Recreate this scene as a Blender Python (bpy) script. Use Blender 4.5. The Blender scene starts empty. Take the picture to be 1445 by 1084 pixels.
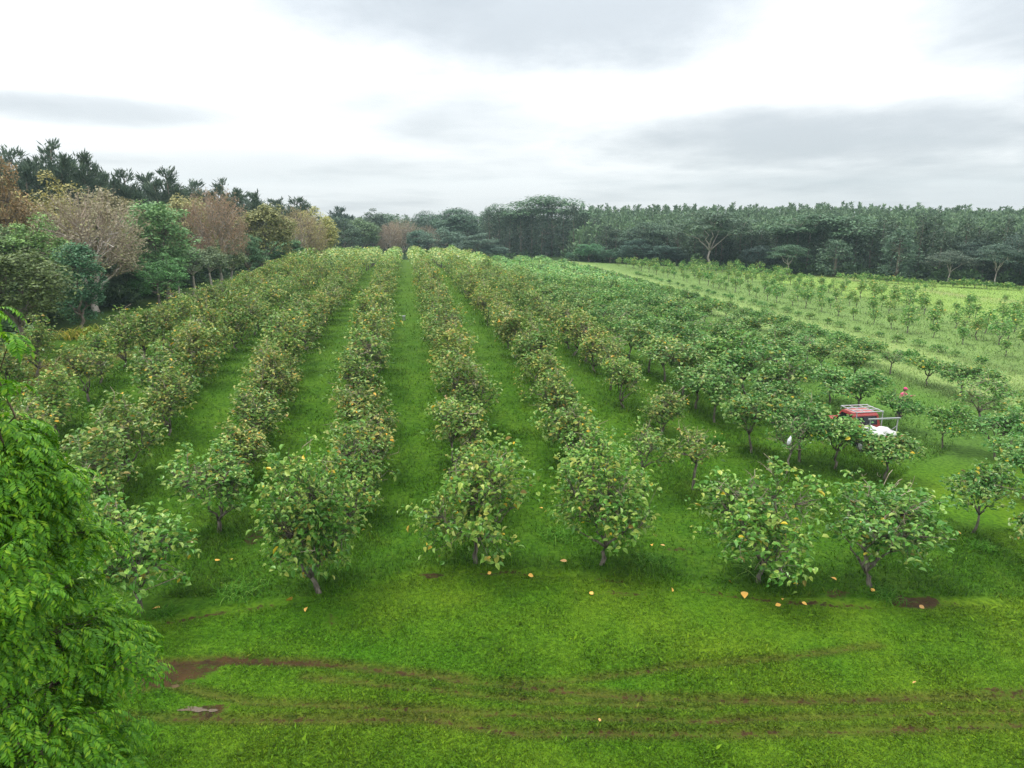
import bpy, bmesh, math
import numpy as np
from mathutils import Vector

rng = np.random.default_rng(11)
R = math.radians
scene = bpy.context.scene
COL = scene.collection

# ------------------------------------------------------------------ camera model
F = 1000.0            # focal length in photo pixels (photo is 1445 wide)
CX, CY, Y0 = 722.5, 542.0, 305.0
PITCH = math.atan((CY - Y0) / F)
CZ = 11.6
YAW = R(8.44)         # orchard rows run this much to the west of the view
cp, sp = math.cos(PITCH), math.sin(PITCH)
cy_, sy_ = math.cos(YAW), math.sin(YAW)


def P(px, py, z=0.0):
    """photo pixel -> point on the horizontal plane z"""
    dx, dy = (px - CX) / F, (py - CY) / F
    d = np.array([dx, cp - dy * sp, -sp - dy * cp])
    t = (z - CZ) / d[2]
    return np.array([d[0] * t, d[1] * t, z])


def at(px, Y):
    """world x of a photo column at forward distance Y (about eye level)"""
    return (px - CX) / F * (Y * cp)


def top_z(py, Y):
    return CZ + (Y0 - py) * Y * cp * cp / F


def uv2xy(u, v):
    return u * cy_ - v * sy_, u * sy_ + v * cy_


def xy2uv(x, y):
    return x * cy_ + y * sy_, -x * sy_ + y * cy_


def S(t):
    t = np.clip(t, 0, 1)
    return t * t * (3 - 2 * t)


def vnoise(x, y, seed=0):
    """2-D value noise 0..1"""
    x = np.asarray(x, float); y = np.asarray(y, float)
    xi, yi = np.floor(x), np.floor(y)
    fx, fy = S(x - xi), S(y - yi)

    def h(a, b):
        v = np.sin(a * 127.1 + b * 311.7 + seed * 74.7) * 43758.5453
        return v - np.floor(v)
    return ((h(xi, yi) * (1 - fx) + h(xi + 1, yi) * fx) * (1 - fy)
            + (h(xi, yi + 1) * (1 - fx) + h(xi + 1, yi + 1) * fx) * fy)


def fbm(x, y, seed=0, o=4):
    s, a, t = 0, .5, 0
    for k in range(o):
        s = s + a * vnoise(x * 2 ** k, y * 2 ** k, seed + k); t += a; a *= .55
    return s / t


def poly_dist(x, y, pts):
    d = np.full(np.shape(x), 1e9)
    for a, b in zip(pts[:-1], pts[1:]):
        ab = b[:2] - a[:2]; L = max((ab ** 2).sum(), 1e-9)
        t = np.clip(((x - a[0]) * ab[0] + (y - a[1]) * ab[1]) / L, 0, 1)
        d = np.minimum(d, np.hypot(x - a[0] - t * ab[0], y - a[1] - t * ab[1]))
    return d


RUTS = [([(120, 945), (200, 938), (330, 930), (470, 938)], .11, .85),
        ([(470, 938), (620, 955), (720, 968), (900, 985), (1100, 990), (1300, 985), (1500, 982)], .12, .55),
        ([(150, 985), (230, 965), (350, 990), (560, 1000), (800, 1012), (1000, 1018), (1200, 1010), (1500, 1002)], .10, .45),
        ([(120, 1012), (400, 1016), (600, 1014), (720, 1034), (1000, 1036), (1200, 1032), (1500, 1020)], .11, .5),
        ([(640, 962), (800, 962), (960, 940), (1110, 928), (1240, 910)], .09, .38),
        ([(430, 955), (560, 968), (760, 990), (1000, 1000)], .09, .4)]
RUTS = [([P(a, b) for a, b in pts], w, s) for pts, w, s in RUTS]
FRONT = [P(a, b) for a, b in [(60, 905), (200, 885), (300, 866), (430, 848), (520, 826), (600, 806), (700, 806), (830, 815), (960, 830),
                              (1090, 848), (1220, 856), (1345, 852), (1365, 800), (1380, 760)]]
DIRT = [(P(240, 950), 1.1, .55, 1.0), (P(340, 934), 1.5, .2, .9), (P(300, 1003), .5, .25, .7), (P(610, 812), .45, .2, .8), (P(690, 810), .5, .12, .6), (P(880, 838), .8, .2, .45),
        (P(1290, 850), .9, .4, .9), (P(1180, 838), .4, .3, .6), (P(465, 875), .2, .4, .5), (P(1420, 975), .7, .2, .5),
        (P(960, 775), .5, .15, .6), (P(360, 720, 1.0), .35, 1.0, .6), (P(1130, 850), .6, .2, .5)]
_fe = [P(a, b) for a, b in [(790, 369), (1000, 380), (1120, 389), (1300, 400), (1445, 407), (1600, 415)]]
EDX, EDY = np.array([-60] + [p[0] for p in _fe]), np.array([215] + [p[1] for p in _fe])
MAPFX, MAPFY = np.array([p[0] for p in FRONT[:12]]), np.array([p[1] for p in FRONT[:12]])


def front_y(x):
    return np.interp(x, MAPFX, MAPFY)


def gz_base(x, y):
    u, v = xy2uv(x, y)
    z = 2.6 * S((v - 24) / 20) * (1 - S((v - 100) / 95)) * (1 - S((u - 4) / 20))
    z = z - 3.5 * S((v - 190) / 80) * (1 - S((u - 20) / 40))
    z = z + 5.0 * S((y - 170) / 160) * S((x - 20) / 60)          # ground lifts under the far plantation
    z = z + .25 * (fbm(x * .06, y * .06, 3) - .5) * S((y - 20) / 20)
    return z


def dirt_mask(x, y):
    d = np.zeros(np.shape(x))
    n = fbm(x * 2.3, y * 2.3, 21)
    for pts, w, s in RUTS:
        dd = poly_dist(x, y, pts)
        brk = fbm(x * .45 + 9, y * .45, 5)
        d = np.maximum(d, s * S(1.35 - dd / w + (n - .5) * .9) * S((brk * .8 + n * .7 - .44) / .35))
    for c, a, b, s in DIRT:
        r = np.hypot((x - c[0]) / a, (y - c[1]) / b) + (n - .5) * .9
        d = np.maximum(d, s * S((1.25 - r) / .6))
    fd = poly_dist(x, y, FRONT[1:12])
    d = np.maximum(d, .6 * S(1 - fd / .22) * S((fbm(x * .6, y * .6, 8) - .42) / .15))
    return d


def ground_z(x, y):
    x = np.asarray(x, float); y = np.asarray(y, float)
    z = gz_base(x, y)
    near = (y < 30) & (y > 8)
    if np.ndim(z) and near.any():
        zz = z[near]; xx = x[near]; yy = y[near]
        for pts, w, s in RUTS:
            dd = poly_dist(xx, yy, pts)
            zz = zz - .10 * s * np.exp(-(dd / w) ** 2) + .02 * s * np.exp(-((dd - .35) / .2) ** 2)
        zz = zz + .05 * (fbm(xx * 1.1, yy * 1.1, 31) - .5)
        inside = yy - front_y(xx)
        zz = zz - .05 * np.exp(-((inside) / .15) ** 2)
        z[near] = zz
    return z


def gz(x, y):
    return float(ground_z(np.array([x]), np.array([y]))[0])


def ground_col(x, y):
    """intrinsic colour of the plants growing at x, y (linear rgb)"""
    u, v = xy2uv(x, y)
    n1, n2, n3 = fbm(x * .35, y * .35, 1), fbm(x * 1.3, y * 1.3, 2), fbm(x * .08, y * .08, 4)
    lawn_a, lawn_b = np.array([.056, .168, .004]), np.array([.118, .212, .008])
    t = np.clip((n1 - .3) * 1.6 + (x + 2) * .012 + .1, 0, 1)[..., None]
    lawn = lawn_a * (1 - t) + lawn_b * t
    lane_a, lane_b = np.array([.048, .135, .004]), np.array([.10, .195, .012])
    t = np.clip((n2 - .3) * 1.2 + (v - 40) / 160, 0, 1)[..., None]
    lane = lane_a * (1 - t) + lane_b * t
    inside = S((y - front_y(x)) / .6) * (1 - S((u - 20.5) / 1.2) * (1 - S((v - 26) / 5)))
    inside = inside[..., None]
    c = lawn * (1 - inside) + lane * inside
    right = S((u - 17) / 10 + (v - 50) / 90 * S((u - 5) / 15))[..., None] * inside
    c = c * (1 - right) + (np.array([.095, .20, .03]) * (.85 + .4 * n1[..., None])) * right
    far = S((u - 33) / 4)[..., None]
    c = c * (1 - far) + np.array([.16, .255, .07]) * (.85 + .4 * n1[..., None]) * far
    trk = np.maximum(np.exp(-((u - 38.3 - (n3 - .5)) / .9) ** 2), np.exp(-((u - 43.5 - (n3 - .5)) / 1.7) ** 2))
    trk = (trk * .9 * S((v - 30) / 12))[..., None]
    c = c * (1 - trk) + np.array([.26, .36, .11]) * trk
    fld = S((u - 63) / 6 + (n1 - .5) * 1.5)[..., None]
    c = c * (1 - fld) + np.array([.235, .36, .08]) * (.85 + .3 * n1[..., None]) * fld
    strip = (np.exp(-((u - 82 - (n3 - .5) * 4) / 1.6) ** 2) * .6 * S((v - 40) / 12))[..., None]
    c = c * (1 - strip) + np.array([.27, .27, .12]) * strip
    dry = (S((1.1 - np.hypot((u + 20.8) / 2.6, (v - 52) / 14) + (n1 - .5)) / .5) * .7)[..., None]
    c = c * (1 - dry) + np.array([.15, .12, .03]) * dry
    near = y < 26
    if near.any():
        w = np.zeros(np.shape(x)); xn, yn = x[near], y[near]
        for pts, ww, ss in RUTS:
            w[near] = np.maximum(w[near], S(1.15 - poly_dist(xn, yn, pts) / (ww * 2.8)) * (ss * .7 + .5))
        w = (w * np.clip(.3 + n2 * 1.1, 0, 1))[..., None]
        c = c * (1 - w) + np.array([.085, .092, .014]) * w
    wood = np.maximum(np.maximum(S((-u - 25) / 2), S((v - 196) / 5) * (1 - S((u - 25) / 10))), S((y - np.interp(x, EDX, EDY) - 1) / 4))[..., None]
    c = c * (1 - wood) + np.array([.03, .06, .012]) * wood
    return c


# ------------------------------------------------------------------ mesh helpers
def norm(a):
    return a / np.maximum(np.linalg.norm(a, axis=-1, keepdims=True), 1e-9)


class MB:
    """collects vertices and faces, builds ONE mesh object"""

    def __init__(s):
        s.v, s.f, s.c, s.n = [], [], [], 0

    def add(s, v, faces, mat=0, col=None):
        v = np.asarray(v, float).reshape(-1, 3)
        for f in (faces if isinstance(faces, list) else [faces]):
            f = np.asarray(f, int)
            s.f.append((f + s.n, mat))
        s.v.append(v); s.n += len(v)
        if col is not None:
            col = np.asarray(col, float)
            s.c.append(np.broadcast_to(col, (len(v), 3)))
        elif s.c:
            s.c.append(np.ones((len(v), 3)))

    def mesh(s, name, mats, smooth=()):
        me = bpy.data.meshes.new(name)
        V = np.concatenate(s.v).astype(np.float32)
        me.vertices.add(len(V)); me.vertices.foreach_set('co', V.ravel())
        loops = np.concatenate([f.ravel() for f, m in s.f]).astype(np.int32)
        sizes = np.concatenate([np.full(len(f), f.shape[1]) for f, m in s.f])
        mi = np.concatenate([np.full(len(f), m) for f, m in s.f]).astype(np.int32)
        me.loops.add(len(loops)); me.loops.foreach_set('vertex_index', loops)
        starts = np.concatenate([[0], np.cumsum(sizes)[:-1]]).astype(np.int32)
        me.polygons.add(len(sizes)); me.polygons.foreach_set('loop_start', starts)
        for m in mats:
            me.materials.append(m)
        me.polygons.foreach_set('material_index', mi)
        if smooth:
            me.polygons.foreach_set('use_smooth', np.isin(mi, list(smooth)))
        else:
            me.polygons.foreach_set('use_smooth', np.zeros(len(mi), bool))
        if s.c:
            C = np.concatenate(s.c)
            at_ = me.attributes.new('tint', 'FLOAT_COLOR', 'POINT')
            at_.data.foreach_set('color', np.concatenate([C, np.ones((len(C), 1))], 1).astype(np.float32).ravel())
        me.update(calc_edges=True)
        return me

    def build(s, name, mats, parent=None, smooth=()):
        return link(name, s.mesh(name, mats, smooth), parent)


def link(name, data, parent=None):
    o = bpy.data.objects.new(name, data)
    COL.objects.link(o)
    if parent is not None:
        o.parent = parent
    return o


def thing(name, label, cat, loc, rz=0, sc=1, group=None):
    o = link(name, None)
    o.empty_display_size = .2
    o.location = loc; o.rotation_euler = (0, 0, rz)
    o.scale = (sc, sc, sc) if np.isscalar(sc) else sc
    return tag(o, label, cat, group)


def tag(o, label, cat, group=None, kind=None):
    o['label'] = label; o['category'] = cat
    if group: o['group'] = group
    if kind: o['kind'] = kind
    return o


def tube(mb, pts, rad, k=5, mat=0, cap=True):
    pts = np.asarray(pts, float); n = len(pts)
    rad = np.broadcast_to(np.asarray(rad, float), (n,))
    t = norm(np.gradient(pts, axis=0))
    ref = np.where(np.abs(t[:, 2:3]) > .9, np.array([[1., 0, 0]]), np.array([[0, 0, 1.]]))
    a = norm(np.cross(t, ref)); b = np.cross(t, a)
    ang = np.arange(k) / k * 2 * np.pi
    ring = pts[:, None] + rad[:, None, None] * (np.cos(ang)[None, :, None] * a[:, None] + np.sin(ang)[None, :, None] * b[:, None])
    i = np.arange(n - 1)[:, None] * k; j = np.arange(k)[None]; j2 = (j + 1) % k
    q = np.stack([i + j, i + j2, i + k + j2, i + k + j], -1).reshape(-1, 4)
    fs = [q]
    if cap and k >= 3:
        fs.append(((n - 1) * k + np.arange(k))[None]); fs.append(np.arange(k)[::-1][None])
    mb.add(ring.reshape(-1, 3), fs, mat)


OV = (np.array([(0, 0, 0), (.3, -.46, .15), (.72, -.36, .07), (1, 0, -.26), (.72, .36, .07), (.3, .46, .15)]), np.array([(0, 1, 2, 3), (0, 3, 4, 5)]))
KITE = (np.array([(0, 0, 0), (.45, -.5, .03), (1, 0, -.1), (.45, .5, .03)]), np.array([(0, 1, 2, 3)]))
BLADE = (np.array([(0, -.5, 0), (0, .5, 0), (.6, .32, .0), (.6, -.32, 0), (1, 0, -.12)]), None)
TRI = (np.array([(0, -.5, 0), (0, .5, 0), (1, 0, 0)]), np.array([(0, 1, 2)]))


def leaves(mb, B, A, N, L, W, tpl=KITE, mat=0, col=None):
    B = np.asarray(B, float); n = len(B)
    A = norm(A); N = norm(N - (N * A).sum(1, keepdims=True) * A); C = np.cross(N, A)
    L = np.broadcast_to(L, (n,))[:, None, None]; W = np.broadcast_to(W, (n,))[:, None, None]
    T, fc = tpl
    V = B[:, None] + T[None, :, 0:1] * L * A[:, None] + T[None, :, 1:2] * W * C[:, None] + T[None, :, 2:3] * L * N[:, None]
    off = (np.arange(n) * len(T))[:, None, None]
    faces = (fc[None] + off).reshape(-1, fc.shape[1])
    c = None if col is None else np.repeat(col, len(T), 0)
    mb.add(V.reshape(-1, 3), faces, mat, c)


def blades(mb, B, A, N, L, W, mat=0, col=None):
    """grass blade: quad + triangle, bending over"""
    n = len(B); A = norm(A); N = norm(N - (N * A).sum(1, keepdims=True) * A); C = np.cross(N, A)
    L = np.broadcast_to(L, (n,))[:, None, None]; W = np.broadcast_to(W, (n,))[:, None, None]
    T = np.array([(0, -.5, 0), (0, .5, 0), (.62, .34, .07), (.62, -.34, .07), (1, 0, -.12)])
    V = B[:, None] + T[None, :, 0:1] * L * A[:, None] + T[None, :, 1:2] * W * C[:, None] + T[None, :, 2:3] * L * N[:, None]
    off = (np.arange(n) * 5)[:, None]
    mb.add(V.reshape(-1, 3), [np.array([[0, 1, 2, 3]]) + off, np.array([[3, 2, 4]]) + off], mat, None if col is None else np.repeat(col, 5, 0))


def rdir(n, r=rng):
    return norm(r.normal(size=(n, 3)))


def wob(p0, p1, n, amp, r):
    """bent path from p0 to p1"""
    t = np.linspace(0, 1, n)[:, None]
    p = p0 + (p1 - p0) * t
    o = r.normal(size=(n, 3)) * amp * np.linalg.norm(p1 - p0)
    o[0] = o[-1] = 0
    return p + o


# ------------------------------------------------------------------ materials
def nodes_of(name):
    m = bpy.data.materials.new(name); m.use_nodes = True
    nt = m.node_tree; nt.nodes.clear()
    return m, nt, nt.nodes, nt.links


def leaf_mat(name, stops, rough=.45, trans=.25, mult='object', spec=.5, hue_noise=.0):
    """per-leaf colour from Random Per Island, times the tree's own tint"""
    m, nt, N, L = nodes_of(name)
    geo = N.new('ShaderNodeNewGeometry'); ramp = N.new('ShaderNodeValToRGB')
    e = ramp.color_ramp.elements
    while len(e) < len(stops): e.new(.5)
    for k, (p, c) in enumerate(stops):
        e[k].position = p; e[k].color = (*c, 1)
    L.new(geo.outputs['Random Per Island'], ramp.inputs['Fac'])
    col = ramp.outputs['Color']
    if mult:
        mx = N.new('ShaderNodeMix'); mx.data_type = 'RGBA'; mx.blend_type = 'MULTIPLY'; mx.inputs[0].default_value = 1
        if mult == 'object':
            src = N.new('ShaderNodeObjectInfo').outputs['Color']
        else:
            a = N.new('ShaderNodeAttribute'); a.attribute_name = 'tint'; src = a.outputs['Color']
        L.new(col, mx.inputs[6]); L.new(src, mx.inputs[7]); col = mx.outputs[2]
    b = N.new('ShaderNodeBsdfPrincipled'); b.inputs['Roughness'].default_value = rough; b.inputs['Specular IOR Level'].default_value = spec
    L.new(col, b.inputs['Base Color'])
    t = N.new('ShaderNodeBsdfTranslucent'); L.new(col, t.inputs['Color'])
    mix = N.new('ShaderNodeMixShader'); mix.inputs[0].default_value = trans
    L.new(b.outputs[0], mix.inputs[1]); L.new(t.outputs[0], mix.inputs[2])
    out = N.new('ShaderNodeOutputMaterial'); L.new(mix.outputs[0], out.inputs['Surface'])
    return m


def bark_mat(name, a, b, scale=6, rough=.9):
    m, nt, N, L = nodes_of(name)
    tc = N.new('ShaderNodeTexCoord'); mp = N.new('ShaderNodeMapping'); mp.inputs['Scale'].default_value = (1, 1, .25)
    n = N.new('ShaderNodeTexNoise'); n.inputs['Scale'].default_value = scale; n.inputs['Detail'].default_value = 6
    r = N.new('ShaderNodeValToRGB'); r.color_ramp.elements[0].color = (*a, 1); r.color_ramp.elements[1].color = (*b, 1)
    r.color_ramp.elements[0].position = .35; r.color_ramp.elements[1].position = .65
    L.new(tc.outputs['Object'], mp.inputs[0]); L.new(mp.outputs[0], n.inputs['Vector']); L.new(n.outputs[0], r.inputs[0])
    p = N.new('ShaderNodeBsdfPrincipled'); p.inputs['Roughness'].default_value = rough; p.inputs['Specular IOR Level'].default_value = .2
    L.new(r.outputs[0], p.inputs['Base Color'])
    bp = N.new('ShaderNodeBump'); bp.inputs['Strength'].default_value = .5; bp.inputs['Distance'].default_value = .02
    L.new(n.outputs[0], bp.inputs['Height']); L.new(bp.outputs[0], p.inputs['Normal'])
    o = N.new('ShaderNodeOutputMaterial'); L.new(p.outputs[0], o.inputs[0])
    return m


def plain(name, c, rough=.5, metal=0, noise=.15, scale=8, coat=0):
    m, nt, N, L = nodes_of(name)
    p = N.new('ShaderNodeBsdfPrincipled'); p.inputs['Roughness'].default_value = rough; p.inputs['Metallic'].default_value = metal
    if coat: p.inputs['Coat Weight'].default_value = coat
    tc = N.new('ShaderNodeTexCoord'); n = N.new('ShaderNodeTexNoise'); n.inputs['Scale'].default_value = scale; n.inputs['Detail'].default_value = 5
    r = N.new('ShaderNodeValToRGB')
    r.color_ramp.elements[0].color = (*[x * (1 - noise) for x in c], 1); r.color_ramp.elements[1].color = (*[min(1, x * (1 + noise)) for x in c], 1)
    L.new(tc.outputs['Object'], n.inputs['Vector']); L.new(n.outputs[0], r.inputs[0]); L.new(r.outputs[0], p.inputs['Base Color'])
    o = N.new('ShaderNodeOutputMaterial'); L.new(p.outputs[0], o.inputs[0])
    return m


NONI_STOPS = [(0, (.055, .15, .026)), (.28, (.10, .23, .045)), (.58, (.18, .30, .075)), (.86, (.30, .37, .12)), (.978, (.40, .38, .12)), (.984, (.22, .14, .06)), (.993, (.66, .46, .05)), (1, (.68, .42, .04))]
M = {}
M['noni'] = leaf_mat('orchard_leaf', NONI_STOPS, .33, .16, 'object', .38)
M['noni_t'] = leaf_mat('orchard_leaf_mass', NONI_STOPS, .33, .16, 'tint', .38)
M['noni_bark'] = bark_mat('orchard_bark', (.055, .045, .035), (.24, .21, .17), 9)
M['twig'] = bark_mat('bare_twig', (.20, .15, .11), (.40, .33, .26), 12)
M['fern'] = leaf_mat('feathery_leaf', [(0, (.040, .15, .003)), (.5, (.09, .26, .005)), (.88, (.16, .35, .008)), (1, (.26, .42, .014))], .5, .3, 'object', .35)
M['fern_bark'] = bark_mat('feathery_bark', (.06, .045, .03), (.16, .12, .08), 8)
M['leaf'] = leaf_mat('woodland_leaf', [(0, (.9, 1.0, .85)), (.5, (1.5, 1.6, 1.4)), (1, (2.3, 2.2, 1.7))], .55, .2, 'object', .35)
M['leaf_t'] = leaf_mat('woodland_leaf_mass', [(0, (.9, 1.0, .85)), (.5, (1.5, 1.6, 1.4)), (1, (2.3, 2.2, 1.7))], .55, .2, 'tint', .35)
M['bark'] = bark_mat('woodland_bark', (.10, .08, .06), (.26, .22, .18), 3)
M['palebark'] = bark_mat('pale_bark', (.30, .26, .22), (.52, .47, .42), 2)
M['redleaf'] = leaf_mat('fading_leaf', [(0, (.23, .21, .10)), (.4, (.35, .30, .19)), (.8, (.42, .36, .27)), (1, (.33, .37, .13))], .6, .25, 'object', .3)
M['grass'] = leaf_mat('grass_blade', [(0, (.55, .6, .6)), (.5, (.95, 1, 1)), (.93, (1.3, 1.2, 1.2)), (1, (1.8, 1.5, 1.8))], .6, .3, 'tint', .15)
M['tallgrass'] = leaf_mat('tall_grass_blade', [(0, (.04, .14, .006)), (.6, (.085, .22, .012)), (1, (.19, .32, .05))], .55, .3, 'object', .12)

# ------------------------------------------------------------------ ground
def ground_mat():
    m, nt, N, L = nodes_of('ground_cover')
    a = N.new('ShaderNodeAttribute'); a.attribute_name = 'tint'
    d = N.new('ShaderNodeAttribute'); d.attribute_name = 'soil'
    tc = N.new('ShaderNodeTexCoord')

    def noise(sc, det=6, ro=.6):
        n = N.new('ShaderNodeTexNoise'); n.inputs['Scale'].default_value = sc; n.inputs['Detail'].default_value = det; n.inputs['Roughness'].default_value = ro
        L.new(tc.outputs['Object'], n.inputs['Vector']); return n.outputs[0]
    n1, n2, n3 = noise(6, 8, .7), noise(.8), noise(1.7, 10, .75)
    r = N.new('ShaderNodeValToRGB'); e = r.color_ramp.elements
    e[0].position = .36; e[0].color = (.35, .42, .35, 1); e[1].position = .66; e[1].color = (1.25, 1.15, 1.2, 1)
    L.new(n1, r.inputs[0])
    mx = N.new('ShaderNodeMix'); mx.data_type = 'RGBA'; mx.blend_type = 'MULTIPLY'; mx.inputs[0].default_value = 1
    L.new(a.outputs['Color'], mx.inputs[6]); L.new(r.outputs[0], mx.inputs[7])
    sr = N.new('ShaderNodeValToRGB'); e = sr.color_ramp.elements
    e[0].position = .3; e[0].color = (.016, .011, .005, 1); e[1].position = .8; e[1].color = (.085, .047, .015, 1)
    L.new(n3, sr.inputs[0])
    # ragged edge of the soil
    ad = N.new('ShaderNodeMath'); ad.operation = 'MULTIPLY_ADD'; ad.inputs[1].default_value = 3.2; ad.inputs[2].default_value = -1.68
    L.new(n1, ad.inputs[0])
    ad2 = N.new('ShaderNodeMath'); ad2.operation = 'ADD'; L.new(ad.outputs[0], ad2.inputs[0]); L.new(d.outputs['Fac'], ad2.inputs[1])
    sm = N.new('ShaderNodeMapRange'); sm.interpolation_type = 'SMOOTHSTEP'; sm.inputs[1].default_value = .22; sm.inputs[2].default_value = .62
    L.new(ad2.outputs[0], sm.inputs[0])
    m2 = N.new('ShaderNodeMix'); m2.data_type = 'RGBA'
    L.new(sm.outputs[0], m2.inputs[0]); L.new(mx.outputs[2], m2.inputs[6]); L.new(sr.outputs[0], m2.inputs[7])
    p = N.new('ShaderNodeBsdfPrincipled'); L.new(m2.outputs[2], p.inputs['Base Color'])
    p.inputs['Specular IOR Level'].default_value = .1
    rr = N.new('ShaderNodeMapRange'); rr.inputs[3].default_value = .85; rr.inputs[4].default_value = .7
    L.new(sm.outputs[0], rr.inputs[0]); L.new(rr.outputs[0], p.inputs['Roughness'])
    bp = N.new('ShaderNodeBump'); bp.inputs['Strength'].default_value = .9; bp.inputs['Distance'].default_value = .06
    L.new(n1, bp.inputs['Height']); L.new(bp.outputs[0], p.inputs['Normal'])
    o = N.new('ShaderNodeOutputMaterial'); L.new(p.outputs[0], o.inputs[0])
    return m


def build_ground():
    def axis(parts):
        return np.unique(np.round(np.concatenate([np.arange(a, b, s) for a, b, s in parts]), 3))
    xs = axis([(-650, -120, 30), (-120, -30, 4), (-30, -14, .8), (-14, 20, .2), (20, 40, .8), (40, 130, 3), (130, 651, 30)])
    ys = axis([(-650, 0, 40), (0, 12, 1.5), (12, 27, .14), (27, 60, .7), (60, 280, 3), (280, 651, 25)])
    X, Y = np.meshgrid(xs, ys)
    x, y = X.ravel(), Y.ravel()
    z = ground_z(x, y)
    nx, ny = len(xs), len(ys)
    i = np.arange(ny - 1)[:, None] * nx + np.arange(nx - 1)[None]
    q = np.stack([i, i + 1, i + nx + 1, i + nx], -1).reshape(-1, 4)
    mb = MB(); mb.add(np.stack([x, y, z], 1), q, 0, ground_col(x, y))
    me = mb.mesh('ground', [ground_mat()], smooth=(0,))
    s = np.zeros(len(x)); nr = (y > 8) & (y < 45)
    s[nr] = dirt_mask(x[nr], y[nr])
    u, v = xy2uv(x, y)
    a = me.attributes.new('soil', 'FLOAT', 'POINT'); a.data.foreach_set('value', s.astype(np.float32))
    o = link('ground', me); o['kind'] = 'structure'; o['label'] = 'rolling green orchard ground with muddy wheel tracks'
    return o


build_ground()

# puddles lying in the wheel ruts
mw, nt, N_, L_ = nodes_of('puddle_water')
pb = N_.new('ShaderNodeBsdfPrincipled'); pb.inputs['Base Color'].default_value = (.10, .07, .04, 1); pb.inputs['Roughness'].default_value = .06
oo = N_.new('ShaderNodeOutputMaterial'); L_.new(pb.outputs[0], oo.inputs[0])
for (px, py, a, b, sd) in [(272, 1002, .33, .09, 1), (248, 968, .10, .06, 2), (113, 997, .30, .16, 3), (300, 1004, .12, .05, 5)]:
    c = P(px, py); n = 40
    th = np.arange(n) / n * 2 * np.pi
    rr = .6 + .8 * vnoise(np.cos(th) * 2.1 + sd * 9, np.sin(th) * 2.1, sd)
    pts = np.stack([c[0] + a * rr * np.cos(th), c[1] + b * rr * np.sin(th)], 1)
    zc = ground_z(pts[:, 0], pts[:, 1]).max() + .006
    mb = MB(); mb.add(np.concatenate([pts, np.full((n, 1), zc)], 1), np.arange(n)[None])
    o = mb.build('puddle', [mw]); o['kind'] = 'structure'

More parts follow.
